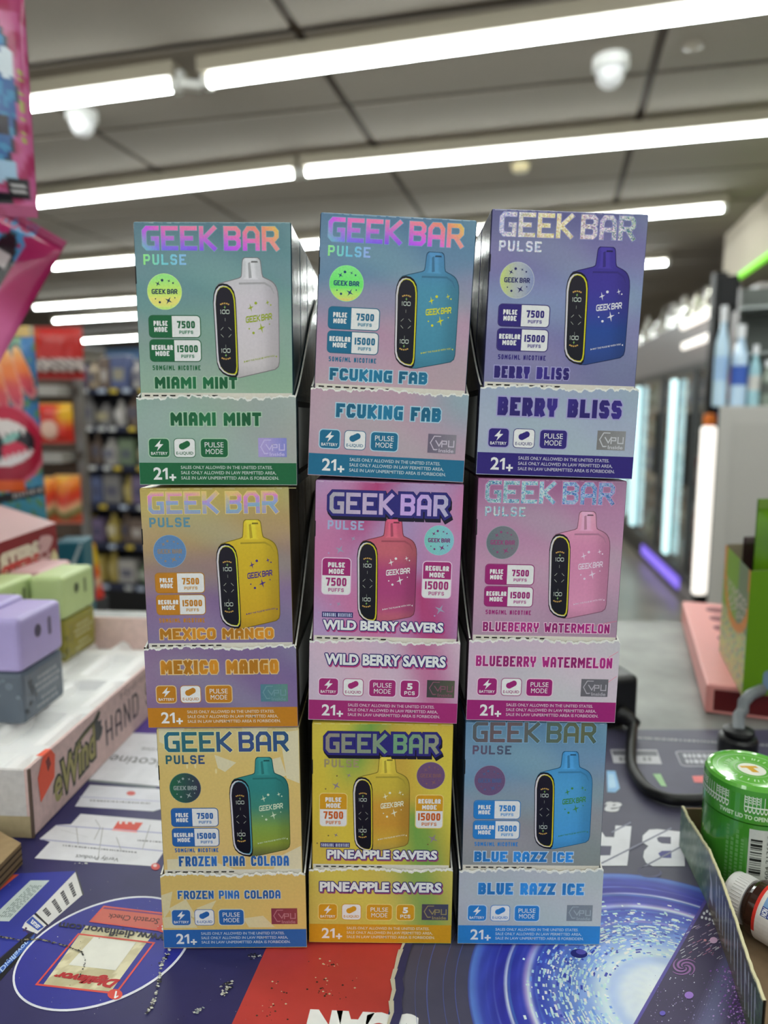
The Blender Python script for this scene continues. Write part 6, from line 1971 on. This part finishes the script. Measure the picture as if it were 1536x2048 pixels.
# ------------------------------------------------------------------ beverage cooler along the right side
cy = math.radians(9.4)
CD = Vector((math.sin(cy), math.cos(cy), 0)); CN = Vector((math.cos(cy), -math.sin(cy), 0))
C0 = on_z(1361, 1196, 0.0) - CD * 1.05
crot = (0, 0, -cy)
# local frame: y runs along the doors, x into the cooler
t = thing('beverage_cooler', 'glass-door beverage cooler with lit doors along the right wall', 'cooler', C0, crot)
CLn, CHt, CDp = 3.6, 1.50, .7
m = MB()
m.box((CDp - .03, 0, 0), (CDp, CLn, CHt), (150, 150, 146))
m.build('back_panel', 'matte', t)
m = MB()
m.box((0, 0, CHt), (CDp, CLn, CHt + .30), (120, 116, 118)); m.build('header_box', 'plastic', t)
m = MB(); m.box((0.0, 0, 0), (CDp - .031, CLn, .16), (40, 40, 46)); m.build('kick_plate', 'metal', t)
m = MB(); m.box((-.012, 1.1, .045), (-.001, 2.35, .12), (130, 110, 230)); m.build('violet_strip', 'violet_light', t)
m = MB(); m.box((-.012, .35, .03), (-.001, 1.05, .12), (150, 146, 150)); m.build('kick_trim', 'metal', t)
m = MB(); m.box((0.0, -.04, 0), (CDp, -.001, CHt + .30), (158, 152, 150)); m.build('end_panel', 'plastic', t)
nd = 4; dw = CLn / nd
ystr = [.50, 1.34, 2.62, 3.3]
for k in range(nd):
    y0, y1 = k * dw, (k + 1) * dw
    m = MB()
    for (a, b, c, d_) in ((y0 + .004, y0 + .05, .165, CHt - .002), (y1 - .05, y1 - .004, .165, CHt - .002)):
        m.box((-.03, a, c), (-.001, b, d_), (82, 84, 88))
    m.box((-.03, y0 + .05, .165), (-.001, y1 - .05, .21), (82, 84, 88)); m.box((-.03, y0 + .05, CHt - .05), (-.001, y1 - .05, CHt - .002), (82, 84, 88))
    dr = m.build('door', 'metal', t)
    m = MB(); m.box((-.018, y0 + .051, .211), (-.012, y1 - .051, CHt - .051), (230, 240, 240)); m.build('glass_pane', 'glass', dr)
    m = MB(); m.box((-.07, y1 - .045, .75), (-.045, y1 - .02, 1.2), (20, 20, 22)); m.build('handle', 'metal', dr)
for y in ystr:
    m = MB(); m.rbox((-.062, y - .045, .24), (-.032, y + .045, CHt - .08), .01, (255,255,255)); m.build('light_strip', 'cooler_light', t)
for z in (.42, .72, 1.0, 1.26):
    m = MB(); m.box((.06, .02, z - .015), (.5, CLn - .02, z), (110, 112, 114)); m.build('shelf_board', 'metal', t)
m = MB(); m.rbox((-.05, .55, CHt + .23), (-.02, 1.25, CHt + .28), .01, (255,255,255)); m.build('header_light', 'warm_light', t)
m = MB(); m.rbox((-.05, .42, CHt + .10), (-.02, 1.2, CHt + .145), .01, (255,255,255)); m.build('header_light', 'warm_light', t)
bcol = {'clear': (196,206,210), 'dark': (84,76,72), 'green': (60,104,64), 'red': (160,36,34), 'blue': (60,96,150), 'amber': (140,90,40)}
SN = {.165: 'bottom', .42: 'second', .72: 'third', 1.0: 'fourth', 1.26: 'top'}
proto = {}
def bottle_mesh(cn):
    m = MB(); c = bcol[cn]
    m.lathe([(.03,0),(.033,.01),(.033,.12),(.030,.14),(.013,.185),(.013,.205)], 14, c)
    for k in range(14):
        pass
    m.lathe([(.0336,.05),(.0336,.10)], 14, mix(c, (220,215,210), .6), cap=False)
    m.lathe([(.0145,.196),(.0145,.214)], 12, (200,200,200))
    return m
for z in (.165, .42, .72, 1.0, 1.26):
    n = 0; y = .10
    while y < CLn - .1:
        n += 1
        cn = rng.choice(list(bcol))
        p = C0 + CN * (.10) + CD * y
        lab_ = '%s drink bottle on the %s cooler shelf, number %s from the near end' % (cn, SN[z], n)
        lab_ = '%s drink bottle, %s from the near end on the %s cooler shelf' % (cn, ORD[n], SN[z])
        if cn not in proto:
            o = bottle_mesh(cn).build('drink_bottle', 'bottle_film'); proto[cn] = o
        else:
            o = proto[cn].copy(); COL.objects.link(o)
        tag(o, lab_, 'bottle', 'drink bottles inside the cooler'); o.location = (p.x, p.y, z + .0005); o.rotation_euler = crot
        y += rng.uniform(.085, .22)
principled('chrome', attr=True, rough=0.12, metal=0.75, grain=0.02, grain_scale=40)
# silvery clutter on top of the cooler
for k in range(16):
    y = 1.1 + k * .155
    h = rng.uniform(.14, .26); w = rng.uniform(.05, .085)
    p = C0 + CN * (.08 + .1 * (k % 2)) + CD * y
    m = MB(); m.lathe([(w*.6,0),(w*.62,.01),(w*.62,h*.6),(w*.25,h*.8),(w*.25,h)], 14, rng.choice(((220,220,218),(120,118,112),(200,196,186),(230,228,224))))
    o = m.build('jug', 'chrome', smooth=True); o.location = (p.x, p.y, CHt + .3005)
    tag(o, 'glossy jug on top of the cooler, %s from the near end' % (ORD[k+1] if k < 12 else ('fourth','third','second','first')[k-12] + ' from the far end rather'), 'jug', 'jugs on top of the cooler')
    if k >= 12: o['label'] = 'glossy jug on top of the cooler, %s from the far end' % ('fourth', 'third', 'second', 'first')[k-12]

# black post, grey cabinet with acrylic case and bottles, wall display
pp = on_z(1421, 1240, 0.0)
PY = 3.0
xq = x_at(1421, PY, CAM.z)
t = thing('lit_post', 'dark post carrying a tall white light tube and an orange cap', 'post', (xq, PY, 0))
m = MB(); m.box((-.022, -.02, 0), (.028, .02, 1.76), (30, 30, 32)); m.build('post_body', 'metal', t)
za, zb3 = on_y(1413, 1184, PY).z, on_y(1416, 852, PY).z
m = MB(); m.rbox((-.05, -.06, za), (.008, -.022, zb3), .012, (255,255,255)); m.build('light_tube', 'warm_light', t)
m = MB(); m.lathe([(.022, zb3 + .004), (.026, zb3 + .02), (.024, zb3 + .045), (.008, zb3 + .052)], 16, (226, 120, 44), T=Matrix.Translation((-.022, -.045, 0))); m.build('orange_cap', 'plastic', t)
m = MB(); m.box((.005, -.045, zb3 + .0), (.04, -.0205, zb3 + .06), (34, 34, 76)); m.build('blue_bracket', 'plastic', t)
GY = 2.1
gxl = x_at(1438, GY, CAM.z); gzt = on_y(1480, 812, GY).z
t = thing('grey_cabinet', 'plain grey cabinet at the right edge behind the green box', 'cabinet', (gxl, GY, 0), (0, 0, math.radians(-27)))
m = MB(); m.rbox((0, 0, 0), (.9, .5, gzt), .004, (172, 170, 166)); m.build('cabinet_body', 'plastic', t)
m = MB(); m.box((.04, -.004, .06), (.44, -.0005, gzt - .05), (166, 164, 160)); m.build('door', 'plastic', t)
m = MB(); m.box((.46, -.004, .06), (.86, -.0005, gzt - .05), (166, 164, 160)); m.build('door', 'plastic', t)
CG = 'bottles standing on the grey cabinet'
for k, (px, w, top, cols_, nm) in enumerate(((1437,26,612,((180,206,226),(150,180,214)),'pale blue bottle with white cap, leftmost on the grey cabinet'),
                                   (1474,30,650,((176,200,222),(60,90,170)),'white bottle with blue label, second on the grey cabinet'),
                                   (1505,22,690,((150,190,200),(190,190,186)),'clear bottle, third on the grey cabinet'),
                                   (1531,22,720,((120,130,120),(80,84,80)),'dull grey bottle, rightmost on the grey cabinet'))):
    y = GY + .17 - .51 * (x_at(px, GY - .03, gzt) - gxl)
    x = x_at(px, y, gzt); xr = x_at(px + w/2, y, gzt) - x
    hz = on_y(px, top, y).z - gzt
    t = thing('display_bottle', nm, 'bottle', (x, y, gzt + .0006), (0, 0, 0), CG)
    m = MB(); m.lathe([(xr*.92,0),(xr,.006),(xr,hz*.55),(xr*.9,hz*.64),(xr*.45,hz*.78),(xr*.42,hz*.84)], 20, cols_[0]); m.build('bottle_body', 'bottle_film', t)
    m = MB(); m.lathe([(xr*1.01,hz*.26),(xr*1.01,hz*.5)], 20, cols_[1], cap=False); m.build('label_band', 'print', t)
    m = MB(); m.lathe([(xr*.5,hz*.842),(xr*.5,hz)], 16, (214,216,220)); m.build('bottle_cap', 'plastic', t)
# acrylic case standing behind the bottles
t = thing('acrylic_case', 'clear acrylic display case on the grey cabinet', 'case', (gxl + .14, GY + .22, gzt + .0006), (0, 0, math.radians(-27)))
acz = on_y(1480, 560, GY + .2).z - gzt
for x in (.0, .42, .84):
    m = MB(); m.box((x, 0, 0), (x + .006, .18, acz), (220, 230, 230)); m.build('side_pane', 'glass', t)
m = MB(); m.box((.0065, .174, 0), (.4195, .18, acz), (90, 94, 90)); m.box((.4265, .174, 0), (.8395, .18, acz), (90, 94, 90)); m.build('back_panel', 'matte', t)
for z in (acz * .42, acz * .78):
    m = MB(); m.box((.0065, .0, z), (.4195, .173, z + .006), (150, 156, 154)); m.build('shelf_board', 'metal', t)
bx0 = on_y(1436, 552, GY + .24); bx1 = on_y(1470, 618, GY + .24)
t = thing('wall_speaker', 'square black speaker above the bottles at right', 'speaker', (bx0.x, GY + .24, bx1.z), (0, 0, math.radians(-27)))
m = MB(); m.rbox((0, 0, 0), (bx1.x - bx0.x, .10, bx0.z - bx1.z), .006, (14, 14, 15)); m.build('speaker_body', 'matte', t)
m = MB(); m.poly([(.008, -.001, .008), (bx1.x - bx0.x - .008, -.001, .008), (bx1.x - bx0.x - .008, -.001, bx0.z - bx1.z - .008), (.008, -.001, bx0.z - bx1.z - .008)], (24, 24, 26)); m.build('grille', 'matte', t)
m = MB(); m.box((.03, .04, -(bx1.z - gzt) + .0012), (.045, .055, -.0005), (30, 30, 32)); m.build('speaker_pole', 'metal', t)
